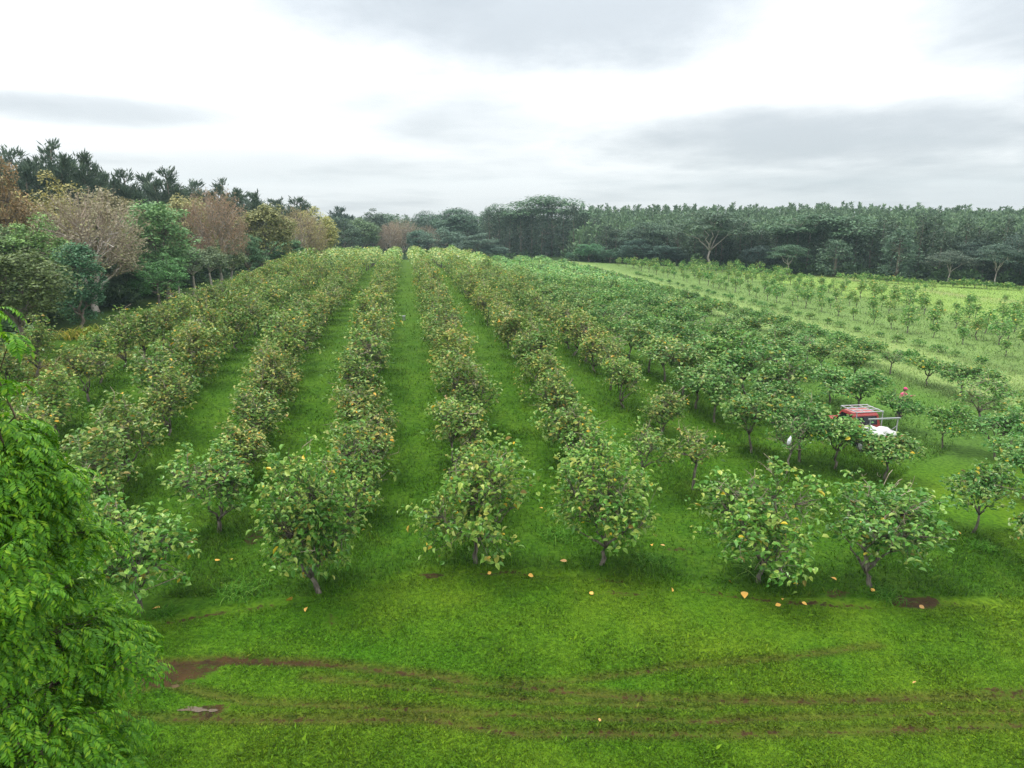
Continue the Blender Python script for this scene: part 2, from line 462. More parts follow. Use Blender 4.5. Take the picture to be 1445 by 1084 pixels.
# ------------------------------------------------------------------ grass (nobody could count it)
def build_grass():
    mb = MB()

    def scatter(n, y0, y1, pw=1.0):
        y = y0 + (y1 - y0) * rng.random(n) ** pw
        half = .76 * y + 2
        x = (rng.random(n) * 2 - 1) * half
        return x, y
    # mown turf of the front strip
    for n, y0, y1 in ((230000, 12.2, 17), (230000, 17, 25)):
        x, y = scatter(n, y0, y1, 1.1)
        dm = dirt_mask(x, y); inside = (y > front_y(x)) & (x < 15.2)
        clump = fbm(x * .9, y * .9, 12); fine = fbm(x * 3.1, y * 3.1, 13)
        keep = (rng.random(n) > dm * .85) & ~inside & (rng.random(n) < .35 + 1.1 * fine)
        x, y, clump, dm = x[keep], y[keep], clump[keep], dm[keep]; n = len(x)
        L = (.03 + .045 * rng.random(n)) * (.6 + 1.1 * clump) * (1 - .4 * np.clip(dm * 2, 0, 1))
        tall = rng.random(n) < .02 * (clump > .48); L = np.where(tall, L * 2.3, L)
        A = np.stack([rng.normal(size=n), rng.normal(size=n), .35 + 1.0 * rng.random(n)], 1)
        B = np.stack([x, y, ground_z(x, y) - .004], 1)
        col = ground_col(x, y) * (.5 + .9 * rng.random((n, 1)))
        col = col * (1 + np.array([.35, .12, .4]) * (rng.random((n, 1)) < .12))
        leaves(mb, B, A, rdir(n) * .5 + np.array([0, 0, 1.]), L, L * (.2 + .2 * rng.random(n)), KITE, 0, col)
    # longer grass between the trees
    for n, y0, y1, sc in ((150000, 20, 34, 1.), (110000, 33, 60, 1.35), (70000, 60, 120, 2.2)):
        x, y = scatter(n, y0, y1, 1.0)
        u, v = xy2uv(x, y)
        inside = (y > front_y(x)) & ~((u > 20.9) & (v < 27 + .6 * (u - 21))) & (u > -24) & (u < 110)
        row = np.abs(((u + 2.4 + 48) % 4.8) - 0)                       # distance from the row line
        row = np.minimum(row, 4.8 - row)
        tuft = fbm(x * .8, y * .8, 15)
        keep = inside & (rng.random(n) < .25 + .75 * np.exp(-(row / 1.1) ** 2) + .4 * (tuft > .5)) & (rng.random(n) > dirt_mask(x, y))
        x, y, row, tuft, u = x[keep], y[keep], row[keep], tuft[keep], u[keep]; n = len(x)
        L = (.09 + .10 * rng.random(n) + .26 * np.exp(-(row / .9) ** 2) * rng.random(n)) * (.55 + .9 * tuft) * (1 + .35 * (sc - 1))
        A = np.stack([rng.normal(size=n), rng.normal(size=n), .5 + 1.1 * rng.random(n)], 1)
        B = np.stack([x, y, ground_z(x, y) - .006], 1)
        col = ground_col(x, y) * (.5 + .95 * rng.random((n, 1))) * (1 + np.array([.5, .1, .6]) * (rng.random((n, 1)) < .10))
        blades(mb, B, A, rdir(n) * .4 + np.array([0, 0, 1.]), L, (.016 + .016 * rng.random(n)) * sc ** 1.2, 0, col)
    # rough grass of the open field
    n = 60000
    x, y = scatter(n, 45, 190, .9); u, v = xy2uv(x, y)
    k = (u > 34); x, y, u = x[k], y[k], u[k]; n = len(x)
    L = (.12 + .22 * rng.random(n)) * (.4 + fbm(x * .3, y * .3, 19)) * np.where(u < 46, .45, 1)
    A = np.stack([rng.normal(size=n) * .6, rng.normal(size=n) * .6, .5 + rng.random(n)], 1)
    B = np.stack([x, y, ground_z(x, y) - .01], 1)
    leaves(mb, B, A, rdir(n), L, .05 + .05 * rng.random(n), KITE, 0, ground_col(x, y) * (1.05 + .4 * rng.random((n, 1))))
    o = mb.build('grass', [M['grass']])
    o['kind'] = 'stuff'; o['label'] = 'green grass and low weeds over the orchard floor'; o['category'] = 'grass'


build_grass()

# ------------------------------------------------------------------ tree makers (each returns trunk mesh, crown mesh)
def envelope(n, Rr, zc, rz, r, low=-.35, shell=.55, lump=.22, ry=1.0):
    d = rdir(n * 3, r); d = d[d[:, 2] > low][:n]
    lob = rdir(7, r); amp = r.uniform(-lump, lump, 7)
    rad = 1 + sum(a * np.clip(d @ l, 0, 1) ** 2 for a, l in zip(amp, lob))
    t = shell + (1 - shell) * r.random(len(d)) ** .7
    q = d * (rad * t)[:, None] * np.array([Rr, Rr * ry, rz]); q[:, 2] += zc
    return q, d


def skeleton(mb, tips, h0, r0, r, nl=6, ns=4, lean=.06, mid=.5, twig_r=.012, k=5, mat=0, tw=True, fork=None):
    """trunk, limbs, boughs and twigs reaching the tips"""
    base = np.array([0, 0, 0.]); crotch = np.array([r.normal() * lean, r.normal() * lean, h0])
    tube(mb, np.vstack([[0, 0, -.25], wob(base, crotch, 4, .05, r)]), np.linspace(r0 * 1.35, r0 * .8, 5), 8, mat)
    C = tips.mean(0)
    idx = r.permutation(len(tips))[:nl]; L = tips[idx] * .5 + (C * .4 + crotch * .6) * .5
    for _ in range(3):
        a = ((tips[:, None] - L[None]) ** 2).sum(-1).argmin(1)
        for j in range(nl):
            if (a == j).any():
                L[j] = crotch + (tips[a == j].mean(0) - crotch) * mid
    a = ((tips[:, None] - L[None]) ** 2).sum(-1).argmin(1)
    for j in range(nl):
        T = tips[a == j]
        if not len(T): continue
        p = wob(crotch, L[j], 5, .05, r); p[1:4, 2] += .04 * h0
        tube(mb, p, np.linspace(r0 * .7, r0 * .38, 5), 6, mat)
        m = max(1, min(ns, len(T) // 3)); sub = T[r.permutation(len(T))[:m]]; sub = L[j] + (sub - L[j]) * .55
        b = ((T[:, None] - sub[None]) ** 2).sum(-1).argmin(1)
        for i in range(m):
            tube(mb, wob(L[j], sub[i], 4, .07, r), np.linspace(r0 * .38, r0 * .2, 4), 5, mat)
            if tw:
                for t in T[b == i]:
                    tube(mb, wob(sub[i], t, 4, .06, r), np.linspace(r0 * .18, twig_r, 4), 3, mat, cap=False)


def noni(seed, h=4.0, Rr=1.6, low=-.35, ntip=115, per=11, leafL=.205, h0=.55, zc=.54, rz=.46, bare=0, shell=.45, lobes=3, lob=.42):
    r = np.random.default_rng(seed)
    parts = []
    a0 = r.random() * 6.28
    for k in range(lobes):
        an = a0 + k * 6.28 / lobes + r.normal() * .35
        rr = Rr * r.uniform(.58, .78); hz_ = h * rz * r.uniform(.62, .95)
        q, d = envelope(ntip // lobes, rr, h * zc + r.normal() * h * .07 + (h * rz - hz_) * r.uniform(-.6, .9), hz_, r, low, shell, .35)
        q[:, 0] += math.cos(an) * Rr * lob; q[:, 1] += math.sin(an) * Rr * lob
        parts.append(q)
    tips = np.concatenate(parts)
    tips[:, 2] = np.maximum(tips[:, 2], .3)
    tr, cr = MB(), MB()
    skeleton(tr, tips, h0, .075 * h / 4, r, 6, 4, .12, .5, .008)
    for _ in range(bare):                                         # dead grey twigs standing out of the leaves
        p = tips[r.integers(len(tips))] * np.array([.6, .6, 1.]); e = p + np.array([r.normal() * .45, r.normal() * .45, .15 + .35 * r.random()])
        p[2] -= .3
        tube(tr, wob(p, e, 4, .12, r), np.linspace(.019, .008, 4), 3, 1, cap=False)
        for _ in range(2):
            q = p + (e - p) * r.uniform(.3, .8)
            tube(tr, wob(q, q + r.normal(size=3) * .22, 3, .1, r), np.linspace(.008, .004, 3), 3, 1, cap=False)
    n = len(tips) * per
    own = np.repeat(np.arange(len(tips)), per)
    az = r.random(n) * 2 * np.pi
    out = norm(tips - np.array([0, 0, h * zc * .8]))[own]
    A = np.stack([np.cos(az), np.sin(az), r.normal(size=n) * .38 - .12], 1) + out * .45
    B = tips[own] + r.normal(size=(n, 3)) * np.array([.17, .17, .14]) - out * (r.random((n, 1)) * .22)
    L = leafL * (.45 + .75 * r.random(n) + .35 * r.random(n) ** 4)
    leaves(cr, B, A, np.array([0, 0, 1.]) + r.normal(size=(n, 3)) * .4 + out * .25, L, L * (.56 + .18 * r.random(n)), OV)
    return tr, cr


def noni_lo(seed, h=3.9, Rr=1.6, n=330, low=-.3, zc=.56, rz=.44):
    r = np.random.default_rng(seed)
    q, d = envelope(n, Rr, h * zc, h * rz, r, low, .6, .3)
    az = r.random(len(q)) * 2 * np.pi
    A = np.stack([np.cos(az), np.sin(az), r.normal(size=len(q)) * .35], 1)
    return q, A, np.array([0, 0, 1.]) + r.normal(size=(len(q), 3)) * .4 + d * .4


def broad(seed, h, Rr, zc, rz, nclump=60, per=60, rc=.9, leafL=.42, r0=.25, h0=None, low=-.6, flat=.75, shell=.5, twigk=True, up=1., lump=.35, needle=0, bark='bark', droop=.1):
    r = np.random.default_rng(seed)
    tips, d = envelope(nclump, Rr, zc, rz, r, low, shell, lump)
    tr, cr = MB(), MB()
    skeleton(tr, tips, h0 or max(.8, zc - rz * .8), r0, r, 6, 5, .25, .5, .03, 5)
    n = len(tips) * per; own = np.repeat(np.arange(len(tips)), per)
    dd = rdir(n, r); dd[:, 2] = np.abs(dd[:, 2]) * np.where(r.random(n) < .8, 1, -1)
    size = (rc * (.6 + .8 * r.random(len(tips))))[own][:, None]
    B = tips[own] + dd * size * np.array([1, 1, flat]) * (.45 + .55 * r.random((n, 1)))
    az = r.random(n) * 2 * np.pi
    A = np.stack([np.cos(az), np.sin(az), r.normal(size=n) * .4 - droop], 1) + dd * .5
    L = leafL * (.6 + .8 * r.random(n))
    leaves(cr, B, A, np.array([0, 0, 1.]) * up + dd * .6 + r.normal(size=(n, 3)) * .35, L, L * (.5 + .3 * r.random(n)), KITE)
    return tr, cr


def twiggy(seed, h, Rr, zc, rz, nt=480, leaf=7500, leafL=.22, r0=.2, h0=None):
    """half bare tree: a haze of fine upright twigs with a few fading leaves"""
    r = np.random.default_rng(seed)
    tips, d = envelope(60, Rr * .8, zc - .1 * rz, rz * .8, r, -.5, .5, .25)
    tr, cr = MB(), MB()
    h0 = h0 or max(1.0, zc - rz)
    skeleton(tr, tips, h0, r0, r, 8, 6, .3, .5, .03, 5)
    ends, dd = envelope(nt, Rr, zc, rz, r, -.75, .55, .2)
    crotch = np.array([0, 0, h0])
    a = ((ends[:, None] - tips[None]) ** 2).sum(-1).argmin(1)
    lb = []
    for e, i in zip(ends, a):
        s = tips[i] + (crotch - tips[i]) * r.uniform(.05, .5)
        p = wob(s, e, 4, .05, r); p[2:, 2] += .15
        tube(tr, p, np.linspace(.035, .012, 4), 3, 1, cap=False)
        lb.append(p)
    lb = np.array(lb)
    k = r.integers(0, len(lb), leaf); t = r.random(leaf)[:, None] ** .6
    B = lb[k, 1] + (lb[k, 3] - lb[k, 1]) * t + r.normal(size=(leaf, 3)) * .16
    leaves(cr, B, rdir(leaf, r) + np.array([0, 0, .2]), rdir(leaf, r) + np.array([0, 0, .6]), leafL * (.6 + .8 * r.random(leaf)), leafL * .45, KITE)
    return tr, cr


def casuarina(seed, h, Rr, n=96, per=60):
    """feathery dark needle tree with ragged upswept sprays"""
    r = np.random.default_rng(seed)
    tr, cr = MB(), MB()
    lead = [(0, 0, 1.0), (1.5, .6, .86), (-1.3, .9, .90), (.2, -1.5, .80)]
    for lx, ly, lh in lead:
        tube(tr, wob(np.array([lx * .15, ly * .15, 0]), np.array([lx, ly, h * .93 * lh]), 6, .012, r), np.linspace(.26, .03, 6), 5)
    for i in range(n):
        lx, ly, lh = lead[i % 4]
        f = .22 + .78 * (i // 4 + r.random()) / (n / 4)
        az = r.random() * 2 * np.pi
        ln = Rr * .8 * max(1.02 - f, 0) ** .75 * r.uniform(.6, 1.15) + .35
        p0 = np.array([lx * f, ly * f, h * f * .93 * lh]); e = p0 + np.array([np.cos(az) * ln, np.sin(az) * ln, ln * r.uniform(.5, 1.2) + .3])
        p = wob(p0, e, 4, .06, r)
        tube(tr, p, np.linspace(.05, .015, 4), 3, 0, cap=False)
        t = r.random(per)[:, None] ** .8
        B = p0 + (e - p0) * t + r.normal(size=(per, 3)) * .24
        A = norm(e - p0)[None] * .9 + r.normal(size=(per, 3)) * .4 + np.array([0, 0, .35])
        leaves(cr, B, A, rdir(per, r), .5 + .7 * r.random(per), .10 + .10 * r.random(per), KITE)
    return tr, cr


def umbrella(seed, h, Rr, r0=.21, fork=.3, layers=40, per=170, leafL=.5, bark='palebark', dome=.17):
    """wide flat-topped tree: pale forked limbs carrying thin flat plates of leaves"""
    r = np.random.default_rng(seed)
    tr, cr = MB(), MB()
    a = r.random(layers) * 2 * np.pi; q = np.sqrt((np.arange(layers) + .3) / layers)
    c = np.stack([np.cos(a * 1 + np.arange(layers) * 2.4) * q * Rr * .85, np.sin(a * 0 + np.arange(layers) * 2.4) * q * Rr * .85, h * (1 - dome * q ** 2 * 1.6 - .16 * r.random(layers)) - .2], 1)
    skeleton(tr, c, h * fork, r0, r, 5, 4, .3, .62, .04, 6)
    n = layers * per; own = np.repeat(np.arange(layers), per)
    th = r.random(n) * 2 * np.pi; rr = np.sqrt(r.random(n)); w = (Rr * (.24 + .2 * r.random(layers)))[own]
    B = c[own] + np.stack([np.cos(th) * rr * w, np.sin(th) * rr * w, r.normal(size=n) * .2 * (1 + .4 * r.random(n)) - .4 * rr ** 2 * w * .5], 1)
    A = np.stack([np.cos(th), np.sin(th), r.normal(size=n) * .2 - .12], 1) + r.normal(size=(n, 3)) * .5 * np.array([1, 1, .2])
    L = leafL * (.6 + .8 * r.random(n))
    leaves(cr, B, A, np.array([0, 0, 1.]) + r.normal(size=(n, 3)) * .2, L, L * .55, KITE)
    return tr, cr


def spire(seed, h, Rr, n=90, per=20):
    """tall narrow drooping tree of the wood's edge"""
    r = np.random.default_rng(seed); tr, cr = MB(), MB()
    tube(tr, wob(np.zeros(3), np.array([r.normal() * .3, r.normal() * .3, h * .96]), 5, .01, r), np.linspace(.26, .03, 5), 6)
    f = .12 + .88 * r.random(n); az = r.random(n) * 2 * np.pi
    ln = Rr * np.minimum(1, (1.04 - f) * 2.2) ** .7 * (.45 + .6 * r.random(n))
    c = np.stack([np.cos(az) * ln, np.sin(az) * ln, h * f], 1)
    for i in range(0, n, 2):
        p0 = np.array([0, 0, max(.5, c[i, 2] - .5 * ln[i])])
        tube(tr, np.array([p0, (p0 + c[i]) / 2 + [0, 0, .1], c[i]]), [.05, .035, .015], 3, 0, cap=False)
    own = np.repeat(np.arange(n), per); m = n * per
    B = c[own] + r.normal(size=(m, 3)) * np.array([.38, .38, .5])
    A = np.stack([np.cos(az), np.sin(az), 0 * az], 1)[own] * .6 + r.normal(size=(m, 3)) * .45 + np.array([0, 0, -.35])
    L = .3 + .4 * r.random(m)
    leaves(cr, B, A, rdir(m, r) + np.array([0, 0, .7]), L, L * .42, KITE)
    return tr, cr


def sapling(seed, h=2.2, Rr=.62, n=30, per=7, leafL=.24):
    r = np.random.default_rng(seed)
    tips, d = envelope(n, Rr, h * .58, h * .42, r, -.5, .3, .5)
    tr, cr = MB(), MB()
    skeleton(tr, tips, .45, .045, r, 5, 3, .08, .5, .008, 5)
    m = len(tips) * per; own = np.repeat(np.arange(len(tips)), per); az = r.random(m) * 2 * np.pi
    A = np.stack([np.cos(az), np.sin(az), r.normal(size=m) * .4], 1)
    L = leafL * (.6 + .7 * r.random(m))
    leaves(cr, tips[own] + r.normal(size=(m, 3)) * .13, A, np.array([0, 0, 1.]) + r.normal(size=(m, 3)) * .4, L, L * .6, OV)
    return tr, cr


def lowbush(seed, h=.8, Rr=.62, n=26, per=7):
    r = np.random.default_rng(seed)
    tips, d = envelope(n, Rr, h * .55, h * .42, r, -.2, .35, .4)
    tr, cr = MB(), MB()
    skeleton(tr, tips, .18, .03, r, 4, 3, .04, .5, .006, 4)
    m = len(tips) * per; own = np.repeat(np.arange(len(tips)), per); az = r.random(m) * 2 * np.pi
    A = np.stack([np.cos(az), np.sin(az), r.normal(size=m) * .4], 1); L = .2 * (.6 + .7 * r.random(m))
    leaves(cr, tips[own] + r.normal(size=(m, 3)) * .1, A, np.array([0, 0, 1.]) + r.normal(size=(m, 3)) * .4, L, L * .6, OV)
    return tr, cr


def meshes(maker, seeds, tm, cm, name, **kw):
    out = []
    for s in seeds:
        t, c = maker(s, **kw)
        out.append((t.mesh('trunk', [M[tm], M['twig']], (0,)), c.mesh('crown', [M[cm]])))
    return out


def plant(name, label, cat, group, var, loc, rz=0, sc=1., tint=(1, 1, 1)):
    t = thing(name, label, cat, loc, rz, sc, group)
    link('trunk', var[0], t)
    c = link('crown', var[1], t); c.color = (*tint, 1)
    return t


ONES = 'zeroth first second third fourth fifth sixth seventh eighth ninth tenth eleventh twelfth thirteenth fourteenth fifteenth sixteenth seventeenth eighteenth nineteenth'.split()
TENS = {2: 'twent', 3: 'thirt', 4: 'fort', 5: 'fift', 6: 'sixt', 7: 'sevent', 8: 'eight', 9: 'ninet'}


def nth(n):
    if n < 20: return ONES[n]
    if n >= 100: return ('hundredth' if n == 100 else 'hundred-and-' + nth(n - 100))
    return TENS[n // 10] + ('ieth' if n % 10 == 0 else 'y-' + ONES[n % 10])


# ------------------------------------------------------------------ the orchard
DENSE = meshes(noni, range(100, 109), 'noni_bark', 'noni', 'dense', Rr=1.5, low=-.7, ntip=126, per=13, bare=26, rz=.47)
OPEN = meshes(noni, range(120, 127), 'noni_bark', 'noni', 'open', h=3.0, Rr=1.65, low=.0, ntip=105, per=13, h0=.95, zc=.60, rz=.36, bare=5, shell=.5, lobes=3)
THIN = meshes(noni, range(140, 143), 'noni_bark', 'noni', 'thin', h=3.6, Rr=1.5, low=-.1, ntip=48, per=9, h0=1.3, bare=14)
BUSHY = meshes(noni, range(150, 151), 'noni_bark', 'noni', 'bushy', h=4.9, Rr=2.0, low=-.9, ntip=300, per=14, h0=.5, zc=.49, rz=.5, bare=24, shell=.5, lobes=4)
FRONTV = meshes(noni, range(160, 167), 'noni_bark', 'noni', 'front', h=4.1, Rr=2.0, low=-.8, ntip=174, per=13, leafL=.215, bare=34, h0=.7, shell=.35, zc=.55, rz=.46)

ROWS = [-21.4, -16.8, -12, -7.2, -2.4, 2.4, 7.2, 12, 16.8, 21.6, 26.4, 31.2, 36.0]
START = {-21.4: 31, -16.8: 29, -12: 25}
_tail = P(1248, 592, 1.83)
TRUCK_UV = xy2uv(_tail[0], _tail[1]); TRUCK_UV = (TRUCK_UV[0], TRUCK_UV[1] + 1.45)


def tint_at(u, v):
    a = float(S((u - 11) / 9))
    warm = np.array([1.16, 1.07, .85]); green = np.array([.80, 1.0, .85])
    far = float(S((v - 60) / 60)) * .22
    k = rng.uniform(.86, 1.14)
    t = (warm * (1 - a) + green * a)
    t = t * k * (1 + far) * np.array([rng.uniform(.9, 1.12), 1, rng.uniform(.9, 1.1)])
    if a < .5 and v < 27: t = t * np.array([.82, .98, .85])
    return tuple(t)


front = [  # photo pixel of the trunk base, height, variant list, label
    (198, 864, 3.9, 1.0, FRONTV[0], 'dark-trunked orchard tree beside the feathery tree, bare grey twigs on top'),
    (450, 836, 5.2, .82, BUSHY[0], 'bushiest orchard tree, leafy down to the ground beside the central mown lane'),
    (672, 795, 4.5, .84, FRONTV[1], 'tall orchard tree between central lane and white-trunked tree, yellow leaves hanging low'),
    (849, 797, 4.1, .9, FRONTV[2], 'leaning orchard tree with pale patch on its trunk at the front edge'),
    (1070, 822, 3.7, 1.0, FRONTV[3], 'orchard tree standing over the tall arching grass clump at the front edge'),
    (1228, 828, 3.3, 1.15, FRONTV[4], 'wide low orchard tree at the front edge above a bare red soil patch'),
    (1373, 752, 2.6, .95, OPEN[0], 'flat-crowned orchard tree on a short dark trunk beside the mown corner'),
    (1475, 808, 2.6, .9, OPEN[1], 'orchard tree cut off by the frame beside the mown corner'),
    (978, 692, 3.5, .95, THIN[0], 'thin orchard tree with a pale forked trunk and few leaves'),
    (1248, 678, 2.5, 1.1, OPEN[2], 'low umbrella-shaped orchard tree in front of the red pickup'),
    (1330, 632, 2.2, .95, OPEN[3], 'rounded orchard tree just beyond the pickup tailgate, shading its trunk'),
    (1110, 668, 2.7, .9, THIN[1], 'thin orchard tree with the white bag caught in it'),
    (1178, 662, 2.75, 1.05, OPEN[4], 'orchard tree hiding the near side of the red pickup'),
    (1128, 652, 3.1, 1.0, OPEN[6], 'orchard tree covering the bonnet of the red pickup'),
    (1266, 608, 2.15, 1.0, OPEN[6], 'orchard tree just beyond the pickup, in front of the person in pink'),
    (906, 700, 3.4, .9, THIN[2], 'thin pale-trunked orchard tree behind the leaning front tree'),
    (1444, 704, 2.7, 1.1, OPEN[4], 'orchard tree half out of frame beyond the flat-crowned one'),
    (1404, 648, 2.5, 1.1, OPEN[0], 'orchard tree behind the half-cut one, past the pickup'),
    (934, 612, 3.2, 1.0, DENSE[2], 'leafy orchard tree a little beyond the thin pale-trunked one'),
    (1008, 596, 2.9, 1.1, OPEN[3], 'spreading orchard tree beyond the thin pale forked tree'),
    (1090, 598, 2.8, 1.1, OPEN[2], 'spreading orchard tree beyond the white bag'),
    (1060, 640, 3.0, .95, OPEN[5], 'orchard tree standing behind the thin pale forked one'),
]
cand = []          # (distance, u, v, ...)
taken = []
for px, py, h, rs, var, lab in front:
    p = P(px, py, .0)
    for _ in range(4):
        p = P(px, py, gz(p[0], p[1]))
    base_h = {id(FRONTV[0]): 4.1}.get(id(var), None)
    vh = 4.9 if var is BUSHY[0] else (4.1 if any(var is q for q in FRONTV + DENSE) else (3.6 if any(var is q for q in THIN) else 3.0))
    u, v = xy2uv(p[0], p[1])
    taken.append((u, v))
    t = np.array(tint_at(u, v))
    s = h / vh
    plant('orchard_tree', lab, 'tree', 'orchard trees', var, (p[0], p[1], p[2] - .02), rng.random() * 6.28, (s * rs, s * rs, s), tuple(t))
rows = {}
for ri, u0 in enumerate(ROWS):
    sp_ = 3.2 if u0 < 14 else 3.6
    v = START.get(u0, 23.0) + (0 if u0 in START else rng.uniform(3.2, 4.2))
    vend = 192 if u0 < 14 else 178 - (u0 - 14) * .55
    if u0 < -20: vend = 47
    while v < vend:
        u = u0 + rng.normal() * .22; vv = v + rng.normal() * .35
        v += sp_ * rng.uniform(.92, 1.08)
        if u0 > 10 and rng.random() < .04: continue
        if any(math.hypot(u - a, (vv - b)) < 2.3 for a, b in taken): continue
        if abs(u - TRUCK_UV[0]) < 2.9 and -4.5 < vv - TRUCK_UV[1] < 4.5 and u > TRUCK_UV[0]: continue
        x, y = uv2xy(u, vv)
        if abs(x) > .76 * y + 3.5 or y < 18: continue
        zc_ = y * cp + (CZ - gz(x, y)) * sp; qx = CX + x / zc_ * F; qy = Y0 + (CZ - gz(x, y)) / cp / zc_ * F
        if (1140 < qx < 1290 and 590 < qy < 730) or (1225 < qx < 1330 and 545 < qy < 612): continue
        # the front corner by the mown strip stays open
        if u > 19 and vv < 27: continue
        rows.setdefault(ri, []).append((u, vv, x, y))
allt = sorted([(math.hypot(x, y) + (4 if u > 25 else 0), ri, k, u, v, x, y) for ri, L in rows.items() for k, (u, v, x, y) in enumerate(sorted(L, key=lambda q: q[1])) ])
lead = {}
for u, v in taken:
    ri = int(np.argmin([abs(u - a) for a in ROWS])); lead.setdefault(ri, []).append(v)
NEAR = 300 - len(front)
mass = MB()
lo = [noni_lo(s) for s in range(200, 208)]
lo_open = [noni_lo(s, 2.9, 1.6, 260, 0, .62, .34) for s in range(210, 216)]
for i, (dist, ri, k, u, v, x, y) in enumerate(allt):
    right = u > 14
    t = tint_at(u, v); z = gz(x, y)
    if i < NEAR:
        if right:
            var = OPEN[rng.integers(len(OPEN))]; s = rng.uniform(.92, 1.18) * (.68 if u > 34 else .84 if u > 29 else 1)
            if rng.random() < .05: var = THIN[rng.integers(len(THIN))]; s *= .85
        else:
            var = DENSE[rng.integers(len(DENSE))]; s = rng.uniform(.78, .98)
            if 8 < u and rng.random() < .12: var = THIN[rng.integers(len(THIN))]; s *= 1.0
        n_before = sum(1 for q in rows[ri] if q[1] < v) + sum(1 for q in lead.get(ri, []) if q < v) + 1
        side = 'woods' if ROWS[ri] < 0 else 'truck'
        rn = nth(int(round((abs(ROWS[ri]) + 2.4) / 4.8)))
        look = 'spreading green' if right else 'yellowing leafy'
        lab = f'{look} orchard tree, {nth(n_before)} along the {rn} row {side}-side of the central lane'
        plant('orchard_tree', lab, 'tree', 'orchard trees', var, (x, y, z - .03), rng.random() * 6.28, (s * rng.uniform(.95, 1.1) * (1.12 if right else 1), s * rng.uniform(.95, 1.1) * (1.12 if right else 1), s), t)
    else:
        src = lo_open if right else lo
        q, A, N = src[rng.integers(len(src))]
        s = rng.uniform(.85, 1.1) * ((.68 if u > 34 else 1.0) if right else 1.0); an = rng.random() * 6.28
        Rm = np.array([[math.cos(an), -math.sin(an), 0], [math.sin(an), math.cos(an), 0], [0, 0, 1]])
        B = (q * s) @ Rm.T + np.array([x, y, z])
        L = .34 * (.6 + .8 * rng.random(len(q)))
        leaves(mass, B, A @ Rm.T, N @ Rm.T, L, L * .65, KITE, 0, np.tile(np.array(t), (len(q), 1)))
        nb = mass.n
        tube(mass, np.array([[x, y, z - .1], [x + .05, y, z + 1.2], [x, y + .1, z + 2.2]]), [.09, .07, .04], 5, 1)
o = mass.build('distant_orchard', [M['noni_t'], M['noni_bark']])
o['kind'] = 'stuff'; o['label'] = 'far orchard rows merging toward the crest of the field'; o['category'] = 'orchard'

# low clipped plants along the grassy track
BUSH = meshes(lowbush, range(300, 306), 'noni_bark', 'noni', 'low')
for u0, nm, v0, v1, stp, sc in ((40.8, 'orchard side of the grassy track', 44, 160, 1.7, .95), (46.0, 'field side of the grassy track', 50, 140, 2.7, .8)):
    v = v0; k = 0
    while v < v1:
        x, y = uv2xy(u0 + rng.normal() * .2, v); v += stp * rng.uniform(.7, 1.4)
        if abs(x) > .76 * y + 1: continue
        k += 1
        plant('low_shrub', f'low clipped shrub, {nth(k)} along the {nm}', 'shrub', 'low shrubs along the grassy track',
              BUSH[rng.integers(6)], (x, y, gz(x, y) - .02), rng.random() * 6.28, sc * rng.uniform(.75, 1.2), (.72 * rng.uniform(.85, 1.2), .98, .75))

# young trees in the field beyond the track
YOUNG = meshes(sapling, range(320, 328), 'noni_bark', 'noni', 'young')
fe = [P(a, b) for a, b in [(790, 369), (1000, 380), (1120, 389), (1300, 400), (1445, 407), (1600, 415)]]
FEX, FEY = np.array([p[0] for p in fe]), np.array([p[1] for p in fe])
for j in range(11):
    u0 = 50.5 + 3.7 * j; k = 0; v = 50 + rng.random() * 3
    while v < 175:
        x, y = uv2xy(u0 + rng.normal() * .3, v); v += (3.1 if j < 6 else 6.5) * rng.uniform(.8, 1.25)
        if abs(x) > .76 * y + 1 or y > np.interp(x, FEX, FEY) - 2 or x < 12: continue
        if rng.random() < (.08 if j < 5 else .22 + .04 * j): continue
        k += 1
        plant('young_tree', f'spindly young tree, {nth(k)} in the {nth(j + 1)} field row beyond the grassy track', 'young tree', 'young trees in the open field',
              YOUNG[rng.integers(8)], (x, y, gz(x, y) - .02), rng.random() * 6.28, rng.uniform(.7, 1.2) * (1.05 if j < 6 else .75), (1.25 * rng.uniform(.85, 1.15), 1.3, 1.2))

# ------------------------------------------------------------------ woods: kinds
B_ROUND = meshes(broad, range(400, 404), 'bark', 'leaf', 'b', h=11, Rr=4.2, zc=6.4, rz=4.4, nclump=85, per=105, rc=1.05, leafL=.33)
B_TALL = meshes(broad, range(410, 414), 'bark', 'leaf', 'b', h=14, Rr=3.6, zc=7.6, rz=6.4, nclump=90, per=95, rc=1.05, leafL=.34, low=-.9)
B_SLIM = meshes(broad, range(420, 423), 'palebark', 'leaf', 'b', h=8, Rr=2.2, zc=5.4, rz=2.6, nclump=38, per=90, rc=.8, leafL=.28, r0=.16, h0=3.4, low=-.3)
TWIG = meshes(twiggy, range(430, 433), 'palebark', 'redleaf', 't', h=12, Rr=4.6, zc=7.2, rz=5.4)
CAS = meshes(casuarina, range(440, 444), 'bark', 'leaf', 'c', h=19, Rr=4.2)
UMB = meshes(umbrella, range(450, 454), 'palebark', 'leaf', 'u', h=14, Rr=7.5)
SPI = meshes(spire, range(460, 464), 'bark', 'leaf', 's', h=13, Rr=2.6)
VH = {id(v): h for L, h in ((B_ROUND, 10.8), (B_TALL, 14), (B_SLIM, 8), (TWIG, 12.6), (CAS, 19), (UMB, 14), (SPI, 13)) for v in L}
VR = {id(v): h for L, h in ((B_ROUND, 4.9), (B_TALL, 4.3), (B_SLIM, 2.8), (TWIG, 4.6), (CAS, 4.2), (UMB, 8.6), (SPI, 2.6)) for v in L}


